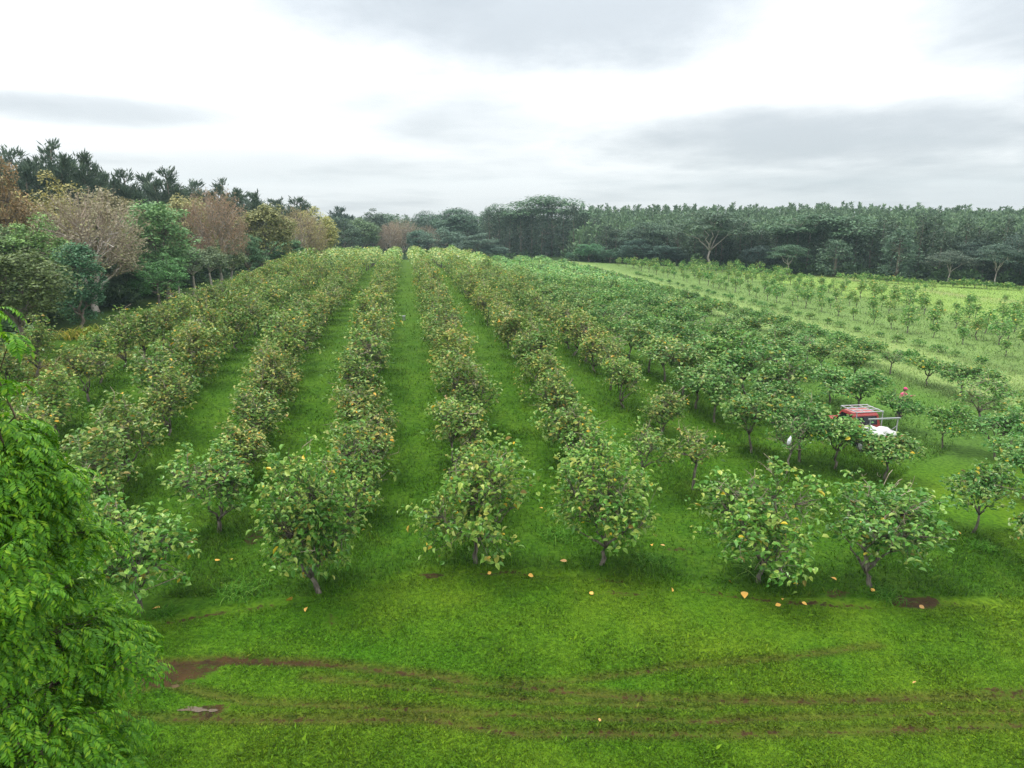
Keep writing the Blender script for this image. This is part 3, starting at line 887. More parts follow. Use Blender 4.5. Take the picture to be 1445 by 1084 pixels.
def wood_tree(name, label, px, Y, ytop, hw, var, tint, group, cat='tree', zoff=0.):
    """hw = half width of the crown in photo pixels"""
    x = at(px, Y); z = gz(x, Y)
    h = top_z(ytop, Y) - z
    s = h / VH[id(var)]; sx = hw / F * Y * cp / VR[id(var)]
    return plant(name, label, cat, group, var, (x, Y, z - .1), rng.random() * 6.28, (sx, sx, s), tint)


GR_L, GR_C, GR_R = 'trees of the wood beside the orchard', 'trees closing the end of the orchard rows', 'trees along the far field edge'
OLIVE, DARK, TEAL, BRIGHT, TAN, YEL, GREY = (.12, .12, .05), (.045, .075, .045), (.04, .095, .05), (.075, .145, .06), (.135, .12, .075), (.13, .13, .055), (.10, .13, .085)
L1 = [
    (8, 47, 345, 78, B_ROUND[0], (.062, .085, .03), 'broadleaf_tree', 'dark olive-tipped tree rising behind the feathery tree'),
    (96, 57, 338, 42, B_TALL[0], TEAL, 'broadleaf_tree', 'blue-green leafy tree in front of the large half-bare brown tree'),
    (118, 68, 258, 100, TWIG[0], (1, 1, 1), 'bare_tree', 'large half-bare brown tree with fine twigs at the orchard edge'),
    (225, 79, 272, 54, B_TALL[1], (.095, .165, .075), 'broadleaf_tree', 'bright light-green tree between the brown and the reddish trees'),
    (212, 73, 368, 38, B_ROUND[1], (.055, .13, .045), 'broadleaf_tree', 'low deep-green tree under the bright light-green one'),
    (304, 94, 256, 48, TWIG[1], (1.02, .80, .80), 'bare_tree', 'reddish half-bare tree rising above slim pale trunks'),
    (262, 84, 352, 30, B_SLIM[0], GREY, 'slim_tree', 'slim grey-green tree directly beneath the reddish half-bare tree'),
    (290, 90, 350, 26, B_SLIM[1], (.10, .13, .08), 'slim_tree', 'slim pale-trunked tree on the orchard side of the reddish tree'),
    (318, 95, 352, 28, B_SLIM[2], (.12, .15, .08), 'slim_tree', 'slim tree at the end of the line of pale trunks'),
    (240, 80, 372, 22, B_SLIM[1], (.07, .14, .05), 'slim_tree', 'slim dark-green tree next to the low deep-green one'),
    (345, 104, 332, 28, B_ROUND[2], (.05, .10, .05), 'broadleaf_tree', 'dark green round tree below the yellowing tree'),
    (370, 112, 284, 46, B_ROUND[3], YEL, 'broadleaf_tree', 'yellowing round tree just beyond the reddish half-bare tree'),
    (425, 128, 292, 42, TWIG[2], (1.1, 1.05, .8), 'bare_tree', 'tan twiggy tree past the yellowing round tree'),
    (400, 122, 335, 34, B_ROUND[0], (.06, .12, .06), 'broadleaf_tree', 'dark low tree under the tan twiggy tree'),
    (448, 140, 304, 36, B_ROUND[1], (.2, .19, .07), 'broadleaf_tree', 'olive-gold tree where the wood edge nears the crest'),
    (5, 66, 246, 48, B_ROUND[2], (.14, .095, .055), 'broadleaf_tree', 'rust-tinted tree under the dark needle trees'),
    (30, 60, 300, 52, B_TALL[2], (.09, .15, .05), 'broadleaf_tree', 'mid-green tree below the rust-tinted one'),
    (165, 88, 262, 60, B_ROUND[3], TAN, 'broadleaf_tree', 'tan-topped tree behind the half-bare brown tree'),
    (265, 100, 270, 45, B_ROUND[0], (.17, .16, .08), 'broadleaf_tree', 'pale olive tree behind the bright light-green tree'),
    (50, 78, 268, 60, B_ROUND[1], (.17, .15, .06), 'broadleaf_tree', 'olive-brown tree tucked between needle trees and brown tree'),
]
for px, Y, yt, hw, var, tint, nm, lab in L1:
    wood_tree(nm, lab, px, Y, yt, hw, var, tint if var in TWIG else tuple(1.25 * c for c in tint), GR_L)
cas = [(-15, 96, 212, 60, 'in front of'), (28, 100, 206, 52, ''), (85, 104, 199, 55, ''), (128, 108, 212, 44, ''), (182, 114, 237, 44, ''), (240, 120, 235, 44, ''), (318, 128, 252, 40, ''), (362, 140, 268, 40, ''), (420, 152, 276, 40, ''), (-60, 90, 205, 50, ''), (58, 112, 222, 48, ''), (155, 118, 238, 40, ''), (212, 124, 242, 44, ''), (278, 132, 252, 44, ''), (340, 144, 268, 40, ''), (392, 156, 278, 40, ''), (105, 116, 218, 44, '')]
cl = ['dark feathery needle tree standing over the rust-tinted tree', 'ragged needle tree with two spiky tips above the olive-brown tree', 'tallest dark needle tree on the skyline above the brown tree', 'leaning needle tree beside the tallest one on the skyline',
      'lower needle tree above the tan-topped tree', 'spiky needle tree above the bright light-green tree', 'small dark needle tree just past the reddish tree', 'dark needle tree behind the yellowing round tree', 'dark needle tree behind the tan twiggy tree', 'needle tree at the outermost skyline of the wood',
      'needle tree filling the gap below the two-tipped one', 'shaggy needle tree directly behind the tan-topped tree', 'shaggy needle tree rising behind the bright light-green crown', 'needle tree between bright green and reddish crowns on the skyline', 'low needle tree just past the small dark one', 'faint needle tree between yellowing and tan crowns', 'needle tree half hidden behind the tallest one']
for k, (px, Y, yt, hw, _) in enumerate(cas):
    wood_tree('needle_tree', cl[k], px, Y, yt, hw, CAS[k % 4], (.055, .08, .06), GR_L)
# second row and infill of the wood beside the orchard
k = 0
tones = [(.07, .11, .05), (.12, .13, .06), (.055, .085, .05), (.16, .13, .08), (.09, .13, .06)]
for v in np.arange(56, 205, 8.5):
    for du, top in ((0, 8.0), (9, 10.5)):
        u = -30 - du - rng.random() * 2 - (2.5 if v < 80 else 0); vv = v + rng.normal() * 1.2
        x, y = uv2xy(u, vv)
        if abs(x) > .76 * y + 6: continue
        k += 1
        var = (B_ROUND + B_TALL)[rng.integers(8)]
        s = top * rng.uniform(.85, 1.12) / VH[id(var)]; sx = rng.uniform(3.6, 4.8) / VR[id(var)]
        if v > 120: s *= .9
        plant('broadleaf_tree', f'{"front" if du == 0 else "inner"} infill tree of the wood, {nth((k + 1) // 2)} going away along the orchard', 'tree', GR_L, var,
              (x, y, gz(x, y) - .1), rng.random() * 6.28, (sx, sx, s), tuple(np.array(tones[rng.integers(5)]) * rng.uniform(1.0, 1.45)))

# ------------------------------------------------------------------ trees closing the rows
C1 = [
    (485, 205, 312, 26, B_ROUND[2], (.07, .10, .06), 'broadleaf_tree', 'dark tree where the side wood meets the end wood'),
    (512, 212, 306, 32, B_ROUND[3], (.11, .15, .07), 'broadleaf_tree', 'round olive tree above the ends of the rows'),
    (550, 218, 310, 24, TWIG[0], (1.05, .85, .8), 'bare_tree', 'brownish half-bare tree above the ends of the rows'),
    (590, 220, 322, 22, B_ROUND[0], (.06, .11, .07), 'broadleaf_tree', 'small dark green tree over the central lane'),
    (565, 232, 305, 26, TWIG[1], (1.0, .9, .8), 'bare_tree', 'faded tan tree behind the brownish half-bare tree'),
    (600, 226, 318, 20, TWIG[2], (1.1, .9, .85), 'bare_tree', 'small pinkish-brown tree next to the central lane'),
    (635, 214, 326, 34, B_ROUND[1], (.085, .125, .085), 'broadleaf_tree', 'grey-green bushy tree touching the orchard crest'),
    (672, 205, 332, 34, B_ROUND[2], (.085, .12, .085), 'broadleaf_tree', 'grey-green bushy tree sloping down to the crest'),
    (700, 201, 346, 26, B_ROUND[3], (.08, .12, .09), 'broadleaf_tree', 'low blue-green bush at the end of the grey-green trees'),
    (650, 240, 300, 40, B_TALL[0], (.06, .10, .06), 'broadleaf_tree', 'dark green tree behind the grey-green bushy trees'),
    (525, 250, 292, 30, B_TALL[3], (.07, .09, .06), 'broadleaf_tree', 'dark tall tree behind the round olive tree'),
    (480, 235, 290, 30, CAS[0], (.06, .08, .06), 'needle_tree', 'small dark needle tree at the corner of the woods'),
    (545, 262, 297, 40, UMB[2], (.07, .11, .06), 'umbrella_tree', 'low umbrella-topped tree behind the brownish tree'),
    (640, 250, 289, 42, UMB[0], (.06, .10, .06), 'umbrella_tree', 'umbrella-topped tree above the grey-green bushy trees'),
    (700, 256, 286, 36, UMB[1], (.07, .11, .06), 'umbrella_tree', 'umbrella-topped tree with thin crown beside the tallest one'),
    (772, 228, 271, 74, UMB[2], (.06, .105, .05), 'umbrella_tree', 'tallest umbrella-topped tree on the far skyline'),
    (735, 240, 290, 40, UMB[3], (.06, .10, .05), 'umbrella_tree', 'dark umbrella tree overlapping the tallest one'),
    (600, 262, 296, 34, UMB[1], (.07, .10, .07), 'umbrella_tree', 'faint umbrella tree far behind the central lane'),
]
for px, Y, yt, hw, var, tint, nm, lab in C1:
    wood_tree(nm, lab, px, Y, yt, hw, var, (tint[0] * .92, tint[1] * 1.0, tint[2] * 1.15), GR_C)
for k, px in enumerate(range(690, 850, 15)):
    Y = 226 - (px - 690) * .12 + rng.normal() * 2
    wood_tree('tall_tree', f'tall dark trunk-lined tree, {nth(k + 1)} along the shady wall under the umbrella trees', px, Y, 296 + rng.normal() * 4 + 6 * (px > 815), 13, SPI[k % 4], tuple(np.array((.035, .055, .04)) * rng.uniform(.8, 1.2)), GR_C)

# ------------------------------------------------------------------ wood along the far field edge
def edge_Y(px, back=0.):
    pts = [(790, 369), (1000, 380), (1120, 389), (1300, 400), (1445, 407), (1600, 415)]
    y = np.interp(px, [a for a, b in pts], [b for a, b in pts])
    return P(px, y - 1)[1] + back


R1 = [
    (832, 3, 343, 26, B_ROUND[0], (.09, .19, .08), 'broadleaf_tree', 'small bright green tree at the crest end of the field'),
    (805, 2, 356, 9, B_ROUND[3], (.09, .17, .08), 'broadleaf_tree', 'tiny green bush beside the small bright green tree'),
    (862, 2, 352, 18, B_ROUND[1], (.08, .15, .08), 'broadleaf_tree', 'low green tree next to the bright one'),
    (900, 4, 340, 26, B_ROUND[2], (.08, .125, .09), 'broadleaf_tree', 'grey-green tree between the bright tree and the pale forked one'),
    (946, 4, 344, 26, B_TALL[1], (.075, .12, .085), 'broadleaf_tree', 'leafy grey-green tree beside the pale forked trunk'),
    (1005, 0, 292, 66, UMB[0], (.085, .12, .07), 'umbrella_tree', 'large umbrella tree with a pale forked trunk at field edge'),
    (915, 14, 312, 48, UMB[1], (.08, .12, .07), 'umbrella_tree', 'broad umbrella tree behind the grey-green trees'),
    (1118, 0, 342, 32, UMB[2], (.08, .13, .07), 'umbrella_tree', 'small umbrella tree with a short pale trunk'),
    (1165, 13, 296, 84, UMB[3], (.075, .125, .06), 'umbrella_tree', 'widest umbrella tree spreading above the shady wood'),
    (1075, 4, 345, 28, B_ROUND[3], (.085, .115, .095), 'broadleaf_tree', 'greyish round tree between the two pale-trunked trees'),
    (1185, 3, 338, 24, SPI[0], (.085, .125, .07), 'tall_tree', 'drooping olive-green tree beside the widest umbrella tree'),
    (1275, 3, 325, 26, SPI[1], (.085, .125, .075), 'tall_tree', 'drooping tall tree past the widest umbrella tree'),
    (1350, 3, 352, 36, UMB[1], (.10, .12, .08), 'umbrella_tree', 'low spreading tree with reddish crown near the field edge'),
    (1420, 3, 340, 34, UMB[0], (.085, .12, .08), 'umbrella_tree', 'grey-green spreading tree close to the edge of the frame'),
    (1390, 10, 332, 36, UMB[2], (.08, .11, .08), 'umbrella_tree', 'umbrella tree behind the low reddish spreading tree'),
    (1465, 5, 335, 36, B_ROUND[1], (.08, .11, .08), 'broadleaf_tree', 'dark tree cut by the frame at the field edge'),
]
for px, back, yt, hw, var, tint, nm, lab in R1:
    wood_tree(nm, lab, px, edge_Y(px, back), yt, hw, var, (tint[0] * .7, tint[1] * .8, tint[2] * .95), GR_R)
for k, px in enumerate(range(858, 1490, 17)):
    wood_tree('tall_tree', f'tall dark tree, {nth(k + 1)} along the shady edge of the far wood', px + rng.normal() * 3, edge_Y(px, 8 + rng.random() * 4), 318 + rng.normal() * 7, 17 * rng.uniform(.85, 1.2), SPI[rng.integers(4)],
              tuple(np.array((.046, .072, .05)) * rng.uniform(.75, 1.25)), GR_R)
for k, px in enumerate(range(1215, 1460, 16)):
    plant('field_bush', f'small rough bush, {nth(k + 1)} along the field edge under the wood', 'bush', 'rough bushes at the field edge', BUSH[k % 6],
          (at(px, edge_Y(px, -4)), edge_Y(px, -4), gz(at(px, edge_Y(px, -4)), edge_Y(px, -4))), k, rng.uniform(.9, 1.8), (1, 1.1, .9))

# plantation whose tops fill the skyline (reads as one mass)
def plantation():
    mb = MB(); r = np.random.default_rng(77); cnt = 0
    base, spots = [], []
    for i in range(3):                                  # three tree shapes
        n = 230; f = .05 + .95 * r.random(n); az = r.random(n) * 6.28
        rad = 1.7 * np.minimum(1, (1.02 - f) * 2.0) ** .8 * (.5 + .5 * r.random(n))
        q = np.stack([np.cos(az) * rad, np.sin(az) * rad, f * 13], 1)
        A = np.stack([np.cos(az) * .5, np.sin(az) * .5, .55 + 0 * az], 1) + r.normal(size=(n, 3)) * .3
        base.append((q, A))
    for row in range(14):                                # dark backing behind the row ends
        for px in np.arange(440, 815, 11):
            spots.append((px + r.normal() * 3, 268 + row * 5 + r.normal() * 1.5, 316 - row * .5 + r.normal() * 3, .6))
    for row in range(20):
        back = 15 + row * 6.0
        for px in np.arange(815, 1560, 9 - .22 * row):
            spots.append((px + r.normal() * 3, edge_Y(px, back) + r.normal() * 1.2, 322 - row * 1.45 + r.normal() * 2.6 + (px > 1200) * (px - 1200) * .02 - 5 * (row > 15) * (r.random() < .25), 1.))
    for px, Y, ytop, dk in spots:
        x = at(px, Y); z = gz(x, Y); q, A = base[r.integers(3)]
        s = np.clip((top_z(ytop, Y) - z) / 13, .55, 1.6)
        sw = r.uniform(.85, 1.2) if Y < edge_Y(max(px, 800), 85) else r.uniform(.5, .75); m = len(q)
        an = r.random() * 6.28; ca, sa = math.cos(an), math.sin(an)
        Q = np.stack([(q[:, 0] * ca - q[:, 1] * sa) * sw, (q[:, 0] * sa + q[:, 1] * ca) * sw, q[:, 2] * s], 1) + np.array([x, Y, z])
        AA = np.stack([A[:, 0] * ca - A[:, 1] * sa, A[:, 0] * sa + A[:, 1] * ca, A[:, 2]], 1)
        L = .55 + .7 * r.random(m)
        tn = np.array((.082, .128, .076)) * r.uniform(.8, 1.2) * dk
        leaves(mb, Q, AA, rdir(m, r) + np.array([0, 0, .5]), L, L * .42, KITE, 0, np.tile(tn, (m, 1)))
        tube(mb, np.array([[x, Y, z], [x, Y, z + 12.5 * s]]), [.16, .03], 4, 1, cap=False)
    o = mb.build('far_forest', [M['leaf_t'], M['bark']])
    o['kind'] = 'stuff'; o['label'] = 'plantation forest whose pointed tops fill the far skyline'; o['category'] = 'forest'


plantation()

# undergrowth that fills the woods' feet (one leafy mass)
def undergrowth():
    mb = MB(); r = np.random.default_rng(5)
    pts = []
    for _ in range(420):
        v = r.uniform(50, 215); u = -29 - r.random() * 16 - (2 if v < 75 else 0); pts.append((*uv2xy(u, v), r.uniform(.8, 2.2)))
    for _ in range(150):
        px = r.uniform(470, 850); Y = r.uniform(215, 262); pts.append((at(px, Y), Y, r.uniform(1, 4)))
    for _ in range(330):
        px = r.uniform(800, 1500); Y = edge_Y(px, r.uniform(5, 26)); pts.append((at(px, Y), Y, r.uniform(.8, 3.2)))
    for x, y, hh in pts:
        n = 150; d = rdir(n, r); d[:, 2] = np.abs(d[:, 2])
        B = np.array([x, y, gz(x, y)]) + d * np.array([1.8, 1.8, hh]) * (.5 + .5 * r.random((n, 1)))
        L = .4 + .5 * r.random(n); t = np.array((.045, .085, .035)) * r.uniform(.6, 1.4)
        leaves(mb, B, d + r.normal(size=(n, 3)) * .5, d + np.array([0, 0, .8]), L, L * .5, KITE, 0, np.tile(t, (n, 1)))
    o = mb.build('undergrowth', [M['leaf_t']]); o['kind'] = 'stuff'; o['label'] = 'dark leafy undergrowth at the feet of the woods'; o['category'] = 'undergrowth'


undergrowth()

# ------------------------------------------------------------------ feathery tree close to the camera
def feathery():
    r = np.random.default_rng(2024)
    tr, cr = MB(), MB()
    X0, Y0_ = -6.9, 8.6
    # silhouette: reach of the crown (metres from the trunk) by height
    zs = np.array([2.5, 4.1, 5.2, 5.8, 6.3, 6.8, 7.3, 7.8, 8.3, 8.7, 9.0]); rs = np.array([1.2, 1.25, 1.3, 1.05, .5, .5, .95, .6, .65, .6, .25])
    tube(tr, wob(np.zeros(3), np.array([.1, 0, 8.7]), 9, .01, r), np.linspace(.2, .03, 9), 9)
    tips = []
    for i in range(125):                                  # boughs, each ending in a lobe of fronds
        az = r.uniform(-2.2, 1.3) if i > 50 else r.random() * 6.28; z = 2.6 + .62 * r.integers(0, 11) + .3 * math.sin(az * 2.3) + r.normal() * .07; z = min(z, 8.95)
        ln = np.interp(z, zs, rs) * (r.uniform(.75, 1.08) if i % 3 else r.uniform(.3, .75))
        p0 = np.array([0, 0, z - .5 * ln]); e = np.array([math.cos(az) * ln, math.sin(az) * ln, z])
        p = wob(p0, e, 5, .05, r); p[1:4, 2] += .12 * ln
        tube(tr, p, np.linspace(.035, .012, 5), 5, 0, cap=False)
        for k in range(6):
            a2 = az + r.normal() * .9; d2 = r.uniform(.05, .5)
            e2 = e + np.array([math.cos(a2) * d2, math.sin(a2) * d2, .10 - .42 * d2 ** 1.5 + r.normal() * .04])
            tube(tr, np.array([p[3], (p[3] + e2) / 2 + [0, 0, .05], e2]), [.012, .008, .005], 4, 0, cap=False)
            tips.append((e2, a2))
    for i in range(38):                                   # short inner boughs that close the crown
        z = r.uniform(3.4, 7.4) if i < 22 else r.uniform(3.6, 5.6); az = r.uniform(-2.4, 1.2); ln = np.interp(z, zs, rs) * r.uniform(.45, .85)
        e = np.array([math.cos(az) * ln, math.sin(az) * ln, z])
        for k in range(5):
            a2 = az + r.normal() * .9; d2 = r.uniform(.05, .4)
            tips.append((e + np.array([math.cos(a2) * d2, math.sin(a2) * d2, .14 - .75 * d2 ** 1.5 + r.normal() * .08]), a2))
            tube(tr, np.array([e * [.5, .5, 1] - [0, 0, .25 * ln], e, tips[-1][0]]), [.012, .008, .004], 4, 0, cap=False)
    for (x, z, az) in ((.55, 10.55, .3), (.25, 10.2, 2.), (.75, 10.25, -.4), (.35, 9.95, -1.4), (.6, 9.7, .9), (.2, 9.6, -.2)):   # sprig on top
        e = np.array([x + .12, -.2, z]); tube(tr, wob(np.array([.1, 0, 8.4]), e, 5, .05, r), np.linspace(.022, .007, 5), 5, 0, cap=False)
        tips.append((e, az))
    for e, az0 in tips:
        nf = r.integers(5, 9)
        for _ in range(nf):
            az = az0 + r.normal() * 1.1
            ln = r.uniform(.24, .42); up = r.uniform(.0, .6)
            m = 10
            t = np.linspace(0, 1, m)
            hx = np.sin(t * 1.25) / 1.25; dz = up * t * .5 - .62 * t ** 2
            rach = e + r.normal(size=3) * np.array([.08, .08, .07]) + np.stack([np.cos(az) * hx * ln, np.sin(az) * hx * ln, dz * ln], 1)
            tg = norm(np.gradient(rach, axis=0)); side = norm(np.cross(tg, np.array([0, 0, 1.])))
            nn = np.cross(side, tg)
            for sgn in (-1, 1):
                A = side[1:] * sgn * .85 + tg[1:] * .55 - nn[1:] * .25 + r.normal(size=(m - 1, 3)) * .08
                L = .105 * np.sin(np.linspace(.7, 2.5, m - 1)) * r.uniform(.85, 1.1)
                leaves(cr, rach[1:], A, nn[1:] + r.normal(size=(m - 1, 3)) * .15, L, L * .40, KITE)
            leaves(cr, rach[-1:], tg[-1:], nn[-1:], np.array([.1]), np.array([.04]), KITE)
    t = thing('feathery_tree', 'tall bright-green feathery-leaved tree close by, overlapping the orchard corner', 'tree', (X0, Y0_, gz(X0, Y0_) - .1))
    tr.build('trunk', [M['fern_bark']], t, (0,))
    c = cr.build('crown', [M['fern']], t); c.color = (1, 1, 1, 1)


feathery()

# ------------------------------------------------------------------ tall grass clumps
def clump(n, L0, spread, r):
    mb = MB()
    B = r.normal(size=(n, 3)) * np.array([spread, spread, 0]); az = r.random(n) * 6.28
    for seg in range(1):
        A = np.stack([np.cos(az) * .6, np.sin(az) * .6, .6 + r.random(n)], 1)
        L = L0 * (.5 + .7 * r.random(n))
        # arching blade in three pieces
        p0 = B.copy(); a = norm(A)
        verts = []
        side = norm(np.stack([-np.sin(az), np.cos(az), 0 * az], 1))
        pts = [p0]
        for k in range(4):
            pts.append(pts[-1] + a * (L / 4)[:, None]); a = norm(a + np.array([0, 0, -.42]) + np.stack([np.cos(az), np.sin(az), 0 * az], 1) * .12)
        ws = [.012, .013, .011, .007, .001]
        V = np.stack([q for p, w in zip(pts, ws) for q in (p - side * w, p + side * w)], 1)
        off = (np.arange(n) * 10)[:, None, None]
        f = np.array([[0, 1, 3, 2], [2, 3, 5, 4], [4, 5, 7, 6], [6, 7, 9, 8]])
        mb.add(V.reshape(-1, 3), (f[None] + off).reshape(-1, 4))
    return mb.mesh('grass_clump', [M['tallgrass']])


rc_ = np.random.default_rng(9)
CL = [clump(230, .95, .22, rc_), clump(150, .7, .25, rc_), clump(190, .55, .35, rc_)]
for px, py, k, s, tint, lab in [
    (1078, 812, 0, 1.25, (1, 1, 1), 'largest arching tall-grass clump under the front orchard trees'),
    (672, 790, 1, .8, (1.1, 1.05, 1.2), 'tall-grass clump around the trunk beside the central lane'),
    (640, 748, 1, .75, (1.1, 1.0, 1.1), 'pale tall-grass clump between the lane and the tall front tree'),
    (790, 760, 2, 1.0, (.9, 1, .9), 'soft grass clump between two front orchard trees'),
    (342, 838, 2, 1.05, (.9, 1, .9), 'low rounded grass clump beside the bushiest orchard tree'),
    (920, 795, 2, .9, (.9, 1, .9), 'grass clump past the leaning pale-patched tree'),
    (1010, 625, 1, 1.0, (.55, .8, .6), 'dark upright grass clump behind the thin pale forked tree'),
    (1250, 842, 2, .8, (.8, .95, .8), 'grass clump beside the bare red soil patch'),
    (1385, 775, 1, .8, (.8, .95, .8), 'grass clump at the foot of the flat-crowned tree'),
    (108, 478, 1, 2.2, (3.2, 1.3, 2.0), 'dry brownish tall grass at the foot of the wood'),
    (128, 474, 0, 1.6, (2.2, 1.2, 1.5), 'greenish dry tall grass beside the pale wood trunks'),
    (232, 868, 1, .7, (.8, .95, .8), 'grass clump at the foot of the dark-trunked tree'),
]:
    p = P(px, py)
    for _ in range(5): p = P(px, py, gz(p[0], p[1]))
    o = link('grass_clump', CL[k]); o.location = (p[0], p[1], p[2] - .02); o.rotation_euler = (0, 0, rc_.random() * 6.28); o.scale = (s, s, s); o.color = (*tint, 1)
    tag(o, lab, 'grass clump', 'tall grass clumps')

# ------------------------------------------------------------------ fallen yellow leaves
M['yellow'] = plain('fallen_leaf_yellow', (.72, .40, .07), .5, 0, .3, 20)
M['tanleaf'] = plain('fallen_leaf_tan', (.50, .28, .09), .6, 0, .3, 20)


def fallen(seed, mat):
    r = np.random.default_rng(seed); mb = MB()
    xs = np.linspace(0, 1, 7); w = .33 * np.sin(np.pi * xs ** .8) + .002
    cur = r.uniform(.15, .5)
    mid = np.stack([xs, 0 * xs, .12 * np.sin(xs * 3.1) * cur + .02], 1)
    l = mid + np.stack([0 * xs, w, w * cur], 1); rr = mid + np.stack([0 * xs, -w, w * cur * .8], 1)
    V = np.concatenate([l, mid, rr]); i = np.arange(6)
    q = np.concatenate([np.stack([i, i + 1, i + 8, i + 7], 1), np.stack([i + 7, i + 8, i + 15, i + 14], 1)])
    mb.add(V, q)
    return mb.mesh('fallen_leaf', [M[mat]], (0,))


FL = [fallen(1, 'yellow'), fallen(2, 'yellow'), fallen(3, 'tanleaf'), fallen(4, 'yellow')]
fl = [(226, 861, .26, 'curled pale yellow fallen leaf at the foot of the dark-trunked tree'), (412, 850, .26, 'large bright yellow fallen leaf in front of the bushiest tree'), (434, 860, .18, 'small yellow fallen leaf next to a larger one'),
      (745, 815, .2, 'yellow fallen leaf lying on the bare front edge between two trees'), (800, 797, .2, 'tan fallen leaf beside the leaning tree trunk'), (594, 731, .18, 'orange fallen leaf at the edge of the central lane'),
      (688, 813, .14, 'small yellow fallen leaf on red soil by the lane'), (837, 842, .15, 'lone yellow fallen leaf on the mown grass'), (948, 838, .15, 'orange fallen leaf on mown grass before the thin tree'),
      (1050, 838, .28, 'biggest pale yellow fallen leaf below the tall-grass clump'), (1032, 825, .2, 'orange fallen leaf beside the tall-grass clump'), (1107, 848, .16, 'pale curled fallen leaf, one of a pair on grass'),
      (1131, 853, .14, 'pale fallen leaf, second of a pair on grass'), (1094, 858, .17, 'cream fallen leaf in front of the pair'), (1180, 822, .17, 'orange fallen leaf between the two lowest front trees'),
      (1297, 857, .15, 'tan fallen leaf on the bare red soil patch'), (1353, 755, .17, 'orange fallen leaf by the flat-crowned tree'), (920, 773, .14, 'pale fallen leaf in grass beyond the leaning tree'),
      (938, 775, .14, 'tan fallen leaf close to the pale one beyond the leaning tree'), (305, 797, .2, 'yellow fallen leaf in the lane beside the dark-trunked tree'), (327, 795, .18, 'pale fallen leaf in the lane near a yellow one'),
      (766, 722, .14, 'yellow fallen leaf deep between two front trees'), (1292, 965, .10, 'tiny tan fallen leaf by the wheel ruts'), (846, 1022, .09, 'tiny pink-tan fallen leaf between the wheel ruts'),
      (1230, 838, .16, 'yellow fallen leaf under the wide low tree'), (532, 682, .16, 'pale fallen leaf in the middle of the central lane'), (560, 590, .2, 'pale fallen leaf farther up the central lane')]
for k, (px, py, s, lab) in enumerate(fl):
    p = P(px, py)
    for _ in range(4): p = P(px, py, gz(p[0], p[1]))
    o = link('fallen_leaf', FL[2] if ('tan' in lab) else FL[(0, 1, 3)[k % 3]])
    o.location = (p[0], p[1], p[2] + .075 + .06 * (px < 1000 and py < 800)); o.scale = (s * 1.2,) * 3
    o.rotation_euler = (rng.normal() * .3 + .25, rng.normal() * .25, rng.random() * 6.28)
    tag(o, lab, 'leaf', 'fallen yellow leaves')

# ------------------------------------------------------------------ pickup truck
M['red'] = plain('red_paint', (.30, .035, .03), .45, 0, .35, 5, .15)
M['fadedred'] = plain('faded_red_roof', (.42, .13, .12), .6, 0, .35, 4, 0)
M['silver'] = plain('galvanised_pipe', (.40, .41, .42), .45, .5, .12, 15)
M['glass'] = plain('dark_glass', (.012, .014, .016), .06, 0, .05)
M['black'] = plain('black_rubber', (.02, .02, .02), .7)
M['bedliner'] = plain('bed_liner', (.07, .07, .07), .8)
M['sack'] = plain('white_sack', (.52, .52, .50), .8, 0, .1, 6)
M['lampred'] = plain('tail_lamp', (.4, .01, .01), .2)
M['lampclear'] = plain('head_lamp', (.7, .7, .68), .1)


def box(mb, x0, x1, y0, y1, z0, z1, mat=0):
    v = np.array([(x, y, z) for z in (z0, z1) for y in (y0, y1) for x in (x0, x1)])
    mb.add(v, np.array([(0, 2, 3, 1), (4, 5, 7, 6), (0, 1, 5, 4), (2, 6, 7, 3), (0, 4, 6, 2), (1, 3, 7, 5)]), mat)


def bev(o, w=.03, s=2):
    m = o.modifiers.new('bevel', 'BEVEL'); m.width = w; m.segments = s; m.limit_method = 'ANGLE'; m.angle_limit = R(40)
    return o


def prism(mb, prof, x0, x1, mat=0, inset=None):
    """side profile (y, z) extruded across x; inset(z) narrows upper corners"""
    n = len(prof)
    f = inset or (lambda z: 0)
    a = [(x0 + f(z), y, z) for y, z in prof]; b = [(x1 - f(z), y, z) for y, z in prof]
    i = np.arange(n); j = (i + 1) % n
    mb.add(np.array(a + b), [np.stack([i, j, j + n, i + n], 1), np.arange(n)[::-1][None], (np.arange(n) + n)[None]], mat)


